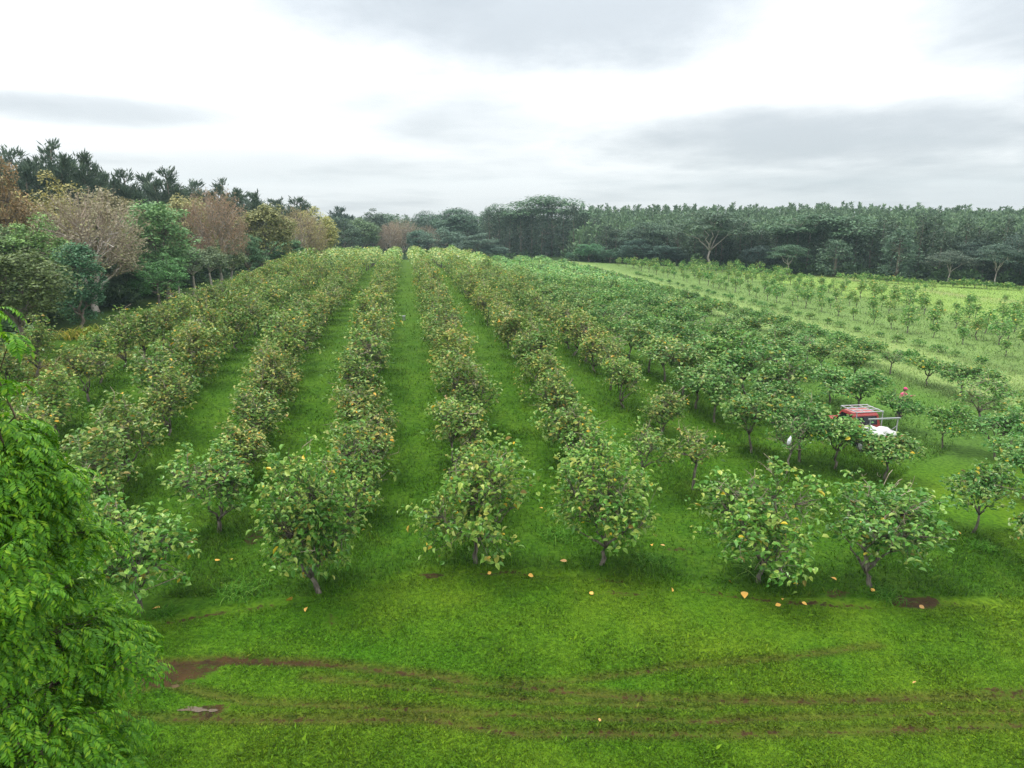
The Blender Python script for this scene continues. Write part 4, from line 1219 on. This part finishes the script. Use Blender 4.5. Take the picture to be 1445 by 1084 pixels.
def build_truck():
    x, y = uv2xy(*TRUCK_UV)
    t = thing('pickup_truck', 'faded red pickup truck with silver pipe racks parked among the orchard trees', 'pickup truck', (x, y, gz(x, y)), YAW)
    W = .84
    ins = lambda z: max(0, (z - 1.0)) * .22
    mb = MB(); prism(mb, [(-.15, .45), (-.15, 1.02), (-.05, 1.62), (.10, 1.70), (.85, 1.70), (1.0, 1.66), (1.48, 1.06), (2.30, .96), (2.40, .86), (2.42, .42), (1.85, .40), (1.78, .60), (1.6, .76), (1.3, .76), (1.12, .60), (1.05, .40)], -W, W, 0, ins)
    body = bev(mb.build('body', [M['red']], t), .045, 3)
    mb = MB(); prism(mb, [(.06, 1.705), (.09, 1.725), (.87, 1.725), (.97, 1.675), (.86, 1.705)][:4], -W + .17, W - .17, 0)
    bev(mb.build('roof', [M['fadedred']], t), .01)
    mb = MB()   # load bed: floor, sides, front wall, wheel arches
    box(mb, -W, W, -1.80, -.20, .58, .64); box(mb, -W, -W + .06, -1.80, -.2, .645, 1.03); box(mb, W - .06, W, -1.80, -.2, .645, 1.03); box(mb, -W + .062, W - .062, -.26, -.2, .645, 1.03)
    for s in (-1, 1):
        x0, x1 = sorted((s * (W - .01), s * (W - .05)))
        box(mb, x0, x1, -1.78, -1.40, .40, .577); box(mb, x0, x1, -.6, -.2, .40, .577)
    bev(mb.build('bed', [M['red']], t), .012)
    mb = MB(); box(mb, -W + .065, W - .065, -1.795, -1.75, .645, 1.02); tg = bev(mb.build('tailgate', [M['red']], t), .012)
    mb = MB(); box(mb, -.12, .12, -1.815, -1.797, .86, .92); mb.build('handle', [M['black']], tg)
    # glass
    def pane(name, pts, parent=t):
        mb = MB(); mb.add(np.array(pts), np.arange(len(pts))[None]); o = mb.build(name, [M['glass']], parent)
        s = o.modifiers.new('solid', 'SOLIDIFY'); s.thickness = .006; s.offset = 0
    pane('rear_window', [(-.62, -.148, 1.12), (.62, -.148, 1.12), (.57, -.068, 1.56), (-.57, -.068, 1.56)])
    pane('windscreen', [(-.70, 1.43, 1.14), (.70, 1.43, 1.14), (.60, 1.065, 1.61), (-.60, 1.065, 1.61)])
    for s in (-1, 1):
        w = lambda z: s * (W - ins(z) + .005)
        pane('side_window', [(w(1.1), .02, 1.10), (w(1.1), 1.22, 1.10), (w(1.58), .92, 1.58), (w(1.58), .06, 1.58)])
        mb = MB(); box(mb, min(s * (W + .02), s * (W + .16)), max(s * (W + .02), s * (W + .16)), 1.12, 1.2, 1.08, 1.24); bev(mb.build('mirror', [M['black']], t), .02)
        mb = MB(); box(mb, min(s * .52, s * .76), max(s * .52, s * .76), 2.405, 2.435, .68, .82); mb.build('headlight', [M['lampclear']], t)
        mb = MB(); box(mb, min(s * .785, s * .838), max(s * .785, s * .838), -1.822, -1.802, .70, .95); mb.build('tail_light', [M['lampred']], t)
        mb = MB(); box(mb, min(s * W, s * (W + .02)), max(s * W, s * (W + .02)), .04, .16, .92, .95); mb.build('door_handle', [M['black']], t)
    mb = MB(); box(mb, -W + .02, W - .02, -1.95, -1.85, .42, .54); bev(mb.build('rear_bumper', [M['silver']], t), .03)
    mb = MB(); box(mb, -W + .02, W - .02, 2.43, 2.52, .42, .56); bev(mb.build('front_bumper', [M['silver']], t), .03)
    mb = MB(); box(mb, -.48, .48, 2.412, 2.432, .62, .84); mb.build('grille', [M['black']], t)
    mb = MB(); box(mb, -.35, .35, -1.75, 2.3, .34, .42); mb.build('chassis', [M['black']], t)
    for sx in (-1, 1):
        for yy in (1.45, -1.0):
            ax = link('wheel', None, t); ax.location = (sx * .74, yy, .33); ax.rotation_euler = (0, 0, 0)
            th = np.arange(28) / 28 * 2 * np.pi
            prof = [(.20, -.09), (.30, -.1), (.33, -.07), (.33, .07), (.30, .1), (.20, .09)]
            V = np.array([(o_, r_ * math.cos(a), r_ * math.sin(a)) for a in th for r_, o_ in prof]); k = len(prof)
            i = np.arange(28)[:, None] * k; j = np.arange(k)[None]; i2 = ((np.arange(28) + 1) % 28)[:, None] * k
            q = np.stack([i + j, i + (j + 1) % k, i2 + (j + 1) % k, i2 + j], -1).reshape(-1, 4)
            mb = MB(); mb.add(V, q); mb.build('tyre', [M['black']], ax, (0,))
            mb = MB(); tube(mb, np.array([[-.06, 0, 0], [.06, 0, 0]]), [.205, .205], 24); tube(mb, np.array([[-.085, 0, 0], [.085, 0, 0]]), [.06, .06], 12)
            mb.build('rim', [M['silver']], ax)
    # pipe rack over the cab, pipe goalpost at the tail
    mb = MB(); rr = .028
    for s in (-1, 1):
        xs = s * .72
        tube(mb, [(xs, -.32, 1.03), (xs, -.32, 1.86)], [rr, rr], 8); tube(mb, [(xs, -.32, 1.86), (xs, 1.0, 1.86)], [rr, rr], 8)
        tube(mb, [(s * .80, -.32, 1.03), (s * .80, -.9, 1.04), (s * .80, -1.45, 1.05)], [.02] * 3, 6)
        tube(mb, [(xs, 1.0, 1.86), (xs, 1.04, 1.66)], [rr * .8] * 2, 8)
    for yy in (-.32, .1, .55, 1.0):
        tube(mb, [(-.76, yy, 1.865), (.76, yy, 1.865)], [rr, rr], 8)
    for xx in (-.3, .25):
        tube(mb, [(xx, -.32, 1.87), (xx, 1.0, 1.87)], [rr * .7] * 2, 8)
    mb.build('cab_rack', [M['silver']], t)
    mb = MB()
    for s in (-1, 1):
        tube(mb, [(s * .74, -1.45, 1.0), (s * .74, -1.45, 1.80)], [rr, rr], 8)
        tube(mb, [(s * .74, -1.45, 1.45), (s * .74, -1.0, 1.03)], [rr * .7] * 2, 8)
    box(mb, -.86, .86, -1.49, -1.41, 1.80, 1.86)
    mb.build('tail_rack', [M['silver']], t)
    # filled sacks lying in the bed
    rs_ = np.random.default_rng(4)
    spots = [(-.38, -1.5, .10, 'plump white sack at the tailgate end of the pickup bed'), (.40, -1.48, .12, 'white sack lying beside the tailgate rack in the pickup bed'), (-.02, -1.25, .16, 'white sack heaped in the middle of the pickup bed'),
             (-.42, -1.0, .12, 'white sack against the side wall of the pickup bed'), (.42, -.95, .14, 'white sack on the far side of the pickup bed'), (-.1, -.62, .1, 'white sack leaning below the dark rear window')]
    for sx, sy, dz, lab in spots:
        bm = bmesh.new(); bmesh.ops.create_icosphere(bm, subdivisions=4, radius=1)
        a, b, c = rs_.uniform(.33, .42), rs_.uniform(.26, .34), rs_.uniform(.19, .25); off = rs_.random(3) * 9
        for v in bm.verts:
            d = np.array(v.co); q = np.sign(d) * np.abs(d) ** .7
            n = 1 + .16 * (float(fbm(d[0] * 2.2 + off[0], d[1] * 2.2 + d[2] * 1.7 + off[1], 3)) - .5) + .05 * math.sin(d[0] * 14 + off[2] + d[1] * 5)
            v.co = Vector((q[0] * a * n, q[1] * b * n, max(q[2], -.75) * c * n))
        me = bpy.data.meshes.new('sack'); bm.to_mesh(me); bm.free(); me.materials.append(M['sack'])
        for p_ in me.polygons: p_.use_smooth = True
        o = link('sack', me); lx, ly = sx * cy_ - sy * sy_, sx * sy_ + sy * cy_
        o.location = (x + lx, y + ly, gz(x, y) + .645 + .22 + dz); o.rotation_euler = (rs_.normal() * .1, rs_.normal() * .1, YAW + rs_.random() * 3)
        tag(o, lab, 'sack', 'white sacks in the pickup bed')


build_truck()

# ------------------------------------------------------------------ picker in pink
M['skin'] = plain('skin', (.36, .20, .13), .55, 0, .05)
M['pink'] = plain('pink_cloth', (.62, .09, .19), .8, 0, .12, 12)
M['denim'] = plain('dark_trousers', (.03, .035, .06), .85, 0, .2, 20)
M['cap'] = plain('magenta_cap', (.62, .05, .2), .8, 0, .1)
M['boot'] = plain('boot', (.04, .03, .025), .6)


def skin_mesh(name, verts, edges, rad, levels=2, root=0):
    """grow a continuous surface with the Skin modifier and bake it to a mesh"""
    me = bpy.data.meshes.new(name + '_skeleton'); me.from_pydata([tuple(v) for v in verts], edges, [])
    o = link(name + '_skeleton', me)
    o.modifiers.new('skin', 'SKIN').use_smooth_shade = True
    for i, v in enumerate(me.skin_vertices[0].data):
        v.radius = rad[i] if hasattr(rad[i], '__len__') else (rad[i], rad[i]); v.use_root = (i == root)
    s = o.modifiers.new('sub', 'SUBSURF'); s.levels = s.render_levels = levels
    dg = bpy.context.evaluated_depsgraph_get(); dg.update()
    m2 = bpy.data.meshes.new_from_object(o.evaluated_get(dg)); m2.name = name
    bpy.data.objects.remove(o)
    for p_ in m2.polygons: p_.use_smooth = True
    return m2


def build_person():
    px, py = 1268, 588
    p = P(px, py)
    for _ in range(3): p = P(px, py, gz(p[0], p[1]))
    t = thing('person', 'person in pink long-sleeved top and cap reaching into an orchard tree', 'person', (p[0], p[1], p[2]), R(35))
    # faces local -Y, bends slightly, right arm reaches forward to the branch, left hand carries low
    V = [(0, 0, .95), (0, -.02, 1.10), (0, -.06, 1.28), (0, -.10, 1.43), (0, -.13, 1.52), (0, -.155, 1.60)]
    rad = [(.15, .11), (.14, .10), (.165, .11), (.14, .09), (.052, .052), (.055, .06)]
    E = [(0, 1), (1, 2), (2, 3), (3, 4), (4, 5)]
    for s in (-1, 1):
        b = len(V); V += [(s * .09, 0, .88), (s * .11, -.03 * s, .48), (s * .115, .02, .09), (s * .12, -.14, .035)]
        rad += [.09, .058, .042, .036]; E += [(0, b), (b, b + 1), (b + 1, b + 2), (b + 2, b + 3)]
        b = len(V)
        if s > 0: arm = [(.18, -.10, 1.41), (.24, -.30, 1.25), (.20, -.53, 1.36), (.195, -.60, 1.39)]; fd = np.array([-.05, -.9, .35]); sd = np.array([1, 0, 0.]); dn = np.array([0, -.35, -.9])
        else: arm = [(-.18, -.09, 1.41), (-.26, -.10, 1.13), (-.25, -.26, .94), (-.245, -.31, .88)]; fd = np.array([0, -.6, -.8]); sd = np.array([1, 0, 0.]); dn = np.array([.3, .7, -.6])
        V += arm; rad += [.062, .045, .03, .028]; E += [(3, b), (b, b + 1), (b + 1, b + 2), (b + 2, b + 3)]
        w = np.array(arm[3])
        for k, (off, ln) in enumerate(((-.03, .072), (-.010, .082), (.011, .077), (.031, .060))):
            f0 = len(V); q = w + fd * .03 + sd * off; q1 = q + fd * ln * .55 + dn * .01; q2 = q1 + (fd * .6 + dn * .7) * ln * .5
            V += [tuple(q), tuple(q1), tuple(q2)]; rad += [.0095, .0085, .007]; E += [(b + 3, f0), (f0, f0 + 1), (f0 + 1, f0 + 2)]
        f0 = len(V); q = np.array(arm[2]) * .4 + w * .6 - sd * .03 * s; q1 = q + fd * .035 - sd * .025 * s; q2 = q1 + fd * .035 + dn * .01
        V += [tuple(q), tuple(q1), tuple(q2)]; rad += [.011, .0095, .008]; E += [(b + 3, f0), (f0, f0 + 1), (f0 + 1, f0 + 2)]
    me = skin_mesh('body', V, E, rad)
    # head joined into the body mesh
    bm = bmesh.new(); bm.from_mesh(me)
    g = bmesh.ops.create_icosphere(bm, subdivisions=4, radius=1)
    c = np.array([0, -.185, 1.70])
    for v in g['verts']:
        d = np.array(v.co); q = d * np.array([.075, .095, .118])
        if d[2] < -.2: q[0] *= 1 + (d[2] + .2) * .35; q[1] *= 1 + (d[2] + .2) * .1
        fx, fz = d[0], d[2]
        if d[1] < 0:
            q[1] -= .026 * math.exp(-(fx / .16) ** 2 - ((fz + .15) / .22) ** 2)            # nose
            q[1] += .010 * (math.exp(-((abs(fx) - .42) / .2) ** 2 - ((fz - .05) / .14) ** 2))   # eye sockets
            q[1] -= .007 * math.exp(-(fx / .32) ** 2 - ((fz + .5) / .1) ** 2)              # lips
        if abs(d[0]) > .9: q[0] += .02 * np.sign(d[0]) * math.exp(-((d[1] - .1) / .2) ** 2 - ((fz + .02) / .28) ** 2)   # ears
        v.co = Vector(q + c)
    bm.to_mesh(me); bm.free()
    me.materials.append(M['skin'])
    for p_ in me.polygons: p_.use_smooth = True
    body = link('body', me, t)
    top = skin_mesh('shirt', [(0, 0, .92), (0, -.02, 1.10), (0, -.06, 1.28), (0, -.10, 1.43), (0, -.125, 1.49), (.18, -.10, 1.41), (.24, -.30, 1.25), (.205, -.51, 1.35), (-.18, -.09, 1.41), (-.26, -.10, 1.13), (-.25, -.245, .96)],
                    [(0, 1), (1, 2), (2, 3), (3, 4), (3, 5), (5, 6), (6, 7), (3, 8), (8, 9), (9, 10)],
                    [(.185, .145), (.165, .125), (.185, .13), (.155, .105), (.07, .07), .078, .06, .046, .078, .06, .046])
    top.materials.append(M['pink']); link('shirt', top, t)
    tr = skin_mesh('trousers', [(0, 0, .98), (.09, 0, .88), (.11, -.03, .48), (.115, .02, .10), (-.09, 0, .88), (-.11, .03, .48), (-.115, .02, .10)], [(0, 1), (1, 2), (2, 3), (0, 4), (4, 5), (5, 6)],
                   [(.165, .13), .105, .078, .065, .105, .078, .065])
    tr.materials.append(M['denim']); link('trousers', tr, t)
    for s in (-1, 1):
        bt = skin_mesh('boot', [(s * .115, .03, .12), (s * .116, .02, .05), (s * .12, -.15, .04)], [(0, 1), (1, 2)], [.056, .052, .042]); bt.materials.append(M['boot']); link('boot', bt, t)
    bm = bmesh.new(); g = bmesh.ops.create_uvsphere(bm, u_segments=24, v_segments=14, radius=1)
    for v in g['verts']:
        d = v.co.copy(); z = max(d.z, -.02)
        y_ = d.y * .108 - (.09 if (d.z < .05 and d.y < -.2) else 0) * min(1, (-d.y) * 1.2)
        v.co = Vector((d.x * .088, -.18 + y_, 1.735 + z * .10))
    cm = bpy.data.meshes.new('cap'); bm.to_mesh(cm); bm.free(); cm.materials.append(M['cap'])
    for p_ in cm.polygons: p_.use_smooth = True
    link('cap', cm, t)
    # dark hair under the cap at the nape
    bm = bmesh.new(); g = bmesh.ops.create_icosphere(bm, subdivisions=3, radius=1)
    for v in g['verts']:
        v.co = Vector((v.co.x * .078, -.165 + v.co.y * .088, 1.69 + v.co.z * .10))
    bmesh.ops.delete(bm, geom=[v for v in bm.verts if v.co.y < -.19], context='VERTS')
    hm = bpy.data.meshes.new('hair'); bm.to_mesh(hm); bm.free(); hm.materials.append(M['black']); link('hair', hm, t)


build_person()

# ------------------------------------------------------------------ white things among the trees
M['white'] = plain('white_plastic', (.55, .56, .58), .45, 0, .06)
M['feather'] = plain('white_feather', (.85, .85, .84), .8, 0, .05)
# bag caught in the thin tree
bm = bmesh.new(); bmesh.ops.create_icosphere(bm, subdivisions=4, radius=1)
for v in bm.verts:
    d = np.array(v.co); n = 1 + .7 * (float(fbm(d[0] * 2.5 + 4, d[1] * 2.5 + d[2] * 2 + 2, 8)) - .5) + .10 * math.sin(d[2] * 9 + d[0] * 11)
    v.co = Vector((d[0] * .15 * n * (1.15 - .5 * max(d[2], 0)), d[1] * .14 * n * (1.15 - .5 * max(d[2], 0)), d[2] * .30 * n))
me = bpy.data.meshes.new('plastic_bag'); bm.to_mesh(me); bm.free(); me.materials.append(M['white'])
for p_ in me.polygons: p_.use_smooth = True
o = link('plastic_bag', me); o.scale = (.45, .45, .6); q = P(1114, 622, 2.1); o.location = q; o.rotation_euler = (.2, .3, 1)
tag(o, 'crumpled white bag caught in a thin orchard tree short of the pickup', 'bag')
# bucket on the central lane
p = P(570, 452)
for _ in range(5): p = P(570, 452, gz(p[0], p[1]))
t = thing('bucket', 'small white bucket standing on the grass of the central lane', 'bucket', (p[0], p[1], p[2]))
mb = MB(); th = np.arange(32) / 32 * 2 * np.pi
prof = [(.0, .005), (.125, .0), (.135, .02), (.155, .36), (.17, .365), (.17, .39), (.15, .39), (.145, .37), (.122, .03), (0, .03)]
V = np.array([(r_ * math.cos(a), r_ * math.sin(a), z_) for a in th for r_, z_ in prof]); k = len(prof)
i = np.arange(32)[:, None] * k; j = np.arange(k - 1)[None]; i2 = ((np.arange(32) + 1) % 32)[:, None] * k
mb.add(V, np.stack([i + j, i2 + j, i2 + j + 1, i + j + 1], -1).reshape(-1, 4)); mb.build('pail', [M['white']], t, (0,))
mb = MB(); aa = np.linspace(0, np.pi, 14); tube(mb, np.stack([.17 * np.cos(aa), -.12 * np.sin(aa), .37 + .03 * np.sin(aa)], 1), .006, 6); mb.build('handle', [M['silver']], t)

# white birds low over the far rows
def bird(seed):
    r = np.random.default_rng(seed); mb = MB()
    n = 12; th = np.linspace(0, np.pi, n)
    body = np.stack([0 * th, np.linspace(-.26, .24, n), .015 * np.sin(th)], 1)
    tube(mb, body, np.array([.02, .035, .055, .07, .075, .075, .07, .06, .045, .035, .03, .022]), 10)
    tube(mb, np.array([[0, .24, .0], [0, .30, .05], [0, .36, .055], [0, .40, .05]]), [.024, .022, .03, .014], 8)
    tube(mb, np.array([[0, .40, .05], [0, .48, .035]]), [.012, .002], 6, 1)
    tube(mb, np.array([[.015, -.26, -.01], [.015, -.42, -.02]]), [.006, .004], 5, 1); tube(mb, np.array([[-.015, -.26, -.01], [-.015, -.42, -.02]]), [.006, .004], 5, 1)
    for s in (-1, 1):
        up = r.uniform(.1, .45)
        st = np.linspace(0, 1, 8)
        ld = np.stack([s * (.04 + .46 * st), .10 - .02 * st + .05 * np.sin(st * 3), .03 + up * .5 * np.sin(st * 1.8)], 1)
        ch = .20 * (1 - .55 * st ** 2); tr_ = ld - np.stack([0 * st, ch, .01 + 0 * st], 1)
        V = np.concatenate([ld + [0, 0, .008], tr_ + [0, 0, .004], ld - [0, 0, .008], tr_ - [0, 0, .004]]); i = np.arange(7)
        q = [np.stack([i, i + 1, i + 9, i + 8], 1), np.stack([i + 16, i + 24, i + 25, i + 17], 1), np.stack([i, i + 16, i + 17, i + 1], 1), np.stack([i + 8, i + 9, i + 25, i + 24], 1), np.array([[7, 23, 31, 15]])]
        mb.add(V, q)
    return mb.mesh('white_bird', [M['feather'], M['twig']], (0,))


for k, (px, py, Y, lab) in enumerate([(618, 357, 150, 'white bird flying over the row ends nearest the central lane'), (647, 363, 138, 'wide-winged white bird, largest of those over the far rows'),
                                      (675, 364, 140, 'white bird flying third from the central lane'), (686, 373, 130, 'white bird flying lowest over the far rows')]):
    z = top_z(py, Y); o = link('white_bird', bird(k + 1)); o.location = (at(px, Y), Y, z); o.rotation_euler = (0, .15 * (k - 1), 1.2 + k * .9); o.scale = (1.15,) * 3
    tag(o, lab, 'bird', 'white birds over the orchard')

# ------------------------------------------------------------------ sky, sun, air
def build_world():
    w = bpy.data.worlds.new('World'); scene.world = w; w.use_nodes = True
    nt = w.node_tree; N = nt.nodes; L = nt.links; N.clear()

    def math_(op, a, b=None, c=None, clamp=False):
        n = N.new('ShaderNodeMath'); n.operation = op; n.use_clamp = clamp
        for i, x in enumerate((a, b, c)):
            if x is None: continue
            if isinstance(x, (int, float)): n.inputs[i].default_value = x
            else: L.new(x, n.inputs[i])
        return n.outputs[0]
    tc = N.new('ShaderNodeTexCoord'); sep = N.new('ShaderNodeSeparateXYZ'); L.new(tc.outputs['Generated'], sep.inputs[0])
    X, Y, Z = sep.outputs
    sky = N.new('ShaderNodeTexSky'); sky.sky_type = 'NISHITA'; sky.sun_disc = False; sky.sun_elevation = SUN_EL; sky.sun_rotation = SUN_ROT
    sk = N.new('ShaderNodeVectorMath'); sk.operation = 'SCALE'; L.new(sky.outputs[0], sk.inputs[0]); sk.inputs['Scale'].default_value = .10
    zz = math_('ADD', math_('MAXIMUM', Z, 0.0), .10)
    comb = N.new('ShaderNodeCombineXYZ'); L.new(math_('DIVIDE', X, zz), comb.inputs[0]); L.new(math_('DIVIDE', Y, zz), comb.inputs[1])

    def noise(sc, det, off, ro=.55, st=(1, 1, 1)):
        mp = N.new('ShaderNodeMapping'); mp.inputs['Location'].default_value = off; mp.inputs['Scale'].default_value = st
        L.new(comb.outputs[0], mp.inputs[0])
        n = N.new('ShaderNodeTexNoise'); n.inputs['Scale'].default_value = sc; n.inputs['Detail'].default_value = det; n.inputs['Roughness'].default_value = ro
        L.new(mp.outputs[0], n.inputs['Vector']); return n.outputs[0]
    n1, n2 = noise(.55, 7, (3.1, 1.7, 0), .55), noise(1.6, 8, (7.3, 2.9, 0), .6, (1, .7, 1))
    az = math_('DIVIDE', X, math_('MAXIMUM', Y, .05))

    def blob(a0, e0, sa, se, amp):
        da = math_('DIVIDE', math_('SUBTRACT', az, a0), sa); de = math_('DIVIDE', math_('SUBTRACT', Z, e0), se)
        q = math_('ADD', math_('MULTIPLY', da, da), math_('MULTIPLY', de, de))
        q = math_('ADD', q, math_('MULTIPLY', math_('SUBTRACT', n2, .5), 1.7))
        return math_('MULTIPLY', math_('SMOOTH_MIN', 1.0, math_('MAXIMUM', math_('SUBTRACT', 1.25, q), 0.0), .4), amp)
    g = None
    for b in [(.05, .262, .38, .085, .72), (-.55, .118, .18, .018, .45), (.42, .095, .34, .040, .62), (.70, .25, .24, .10, .68), (.62, .035, .5, .030, .22), (-.05, .115, .12, .03, .22), (-.30, .06, .3, .02, .15), (.95, .1, .3, .1, .6), (-.1, .6, .6, .2, .5)]:
        v = blob(*b); g = v if g is None else math_('MAXIMUM', g, v)
    g = math_('ADD', g, math_('MULTIPLY', math_('MAXIMUM', math_('SUBTRACT', n1, .50), 0.0), 1.5))
    lowb = math_('MULTIPLY', math_('POWER', math_('SUBTRACT', 1.0, math_('MINIMUM', math_('DIVIDE', math_('MAXIMUM', Z, 0.0), .09), 1.0)), 1.5), .17)
    g = math_('ADD', g, lowb, clamp=True)
    ramp = N.new('ShaderNodeValToRGB'); e = ramp.color_ramp.elements
    e[0].position = 0; e[0].color = (.76, .78, .79, 1); e[1].position = 1; e[1].color = (.32, .355, .385, 1)
    x_ = e.new(.3); x_.color = (.60, .63, .65, 1); x_ = e.new(.62); x_.color = (.455, .49, .52, 1)
    L.new(g, ramp.inputs[0])
    mix = N.new('ShaderNodeMix'); mix.data_type = 'RGBA'; mix.inputs[0].default_value = .93
    zen = math_('MULTIPLY_ADD', math_('MAXIMUM', Z, 0.0), 1.55, .80)          # an overcast sky is brightest overhead
    sc_ = N.new('ShaderNodeVectorMath'); sc_.operation = 'SCALE'; L.new(ramp.outputs[0], sc_.inputs[0]); L.new(zen, sc_.inputs['Scale'])
    L.new(sk.outputs[0], mix.inputs[6]); L.new(sc_.outputs[0], mix.inputs[7])
    bg = N.new('ShaderNodeBackground'); L.new(mix.outputs[2], bg.inputs['Color']); bg.inputs['Strength'].default_value = 1.0
    out = N.new('ShaderNodeOutputWorld'); L.new(bg.outputs[0], out.inputs['Surface'])


SUN_EL, SUN_AZ = R(67), R(-70)      # azimuth measured from +Y towards +X: light comes from the wood side
SUN_ROT = SUN_AZ
build_world()
sd = bpy.data.lights.new('sun', 'SUN'); sd.energy = 1.5; sd.angle = R(11); sd.color = (1, .96, .88)
so = link('sun', sd)
dvec = Vector((math.sin(SUN_AZ) * math.cos(SUN_EL), math.cos(SUN_AZ) * math.cos(SUN_EL), math.sin(SUN_EL)))
so.rotation_euler = (-dvec).to_track_quat('-Z', 'Y').to_euler(); so.location = (0, 0, 60)

# haze: one closed box of even, pale air
mh, nt, N_, L_ = nodes_of('haze_air')
pv = N_.new('ShaderNodeVolumePrincipled'); pv.inputs['Color'].default_value = (.66, .88, .96, 1); pv.inputs['Density'].default_value = .00027
oo = N_.new('ShaderNodeOutputMaterial'); L_.new(pv.outputs[0], oo.inputs['Volume'])
mb = MB(); box(mb, -670, 670, -670, 670, -12, 42)
hz = mb.build('haze', [mh]); hz['kind'] = 'stuff'; hz['label'] = 'pale moist air over the orchard'; hz['category'] = 'haze'

# ------------------------------------------------------------------ camera
cam = bpy.data.cameras.new('camera'); co = link('camera', cam); scene.camera = co
cam.sensor_width = 36; cam.lens = 36 * F / 1445; cam.clip_end = 3000; cam.clip_start = .1
co.location = (0, 0, CZ); co.rotation_euler = (math.pi / 2 - PITCH, 0, 0)

scene.view_settings.view_transform = 'Standard'; scene.view_settings.look = 'None'
scene.view_settings.exposure = .62; scene.view_settings.gamma = 1
scene.cycles.use_denoising = True; scene.cycles.denoising_prefilter = 'NONE'
scene.cycles.max_bounces = 5; scene.cycles.diffuse_bounces = 3; scene.cycles.transmission_bounces = 3; scene.cycles.volume_bounces = 0
scene.cycles.use_adaptive_sampling = True; scene.cycles.adaptive_threshold = .012
scene.cycles.volume_max_steps = 64
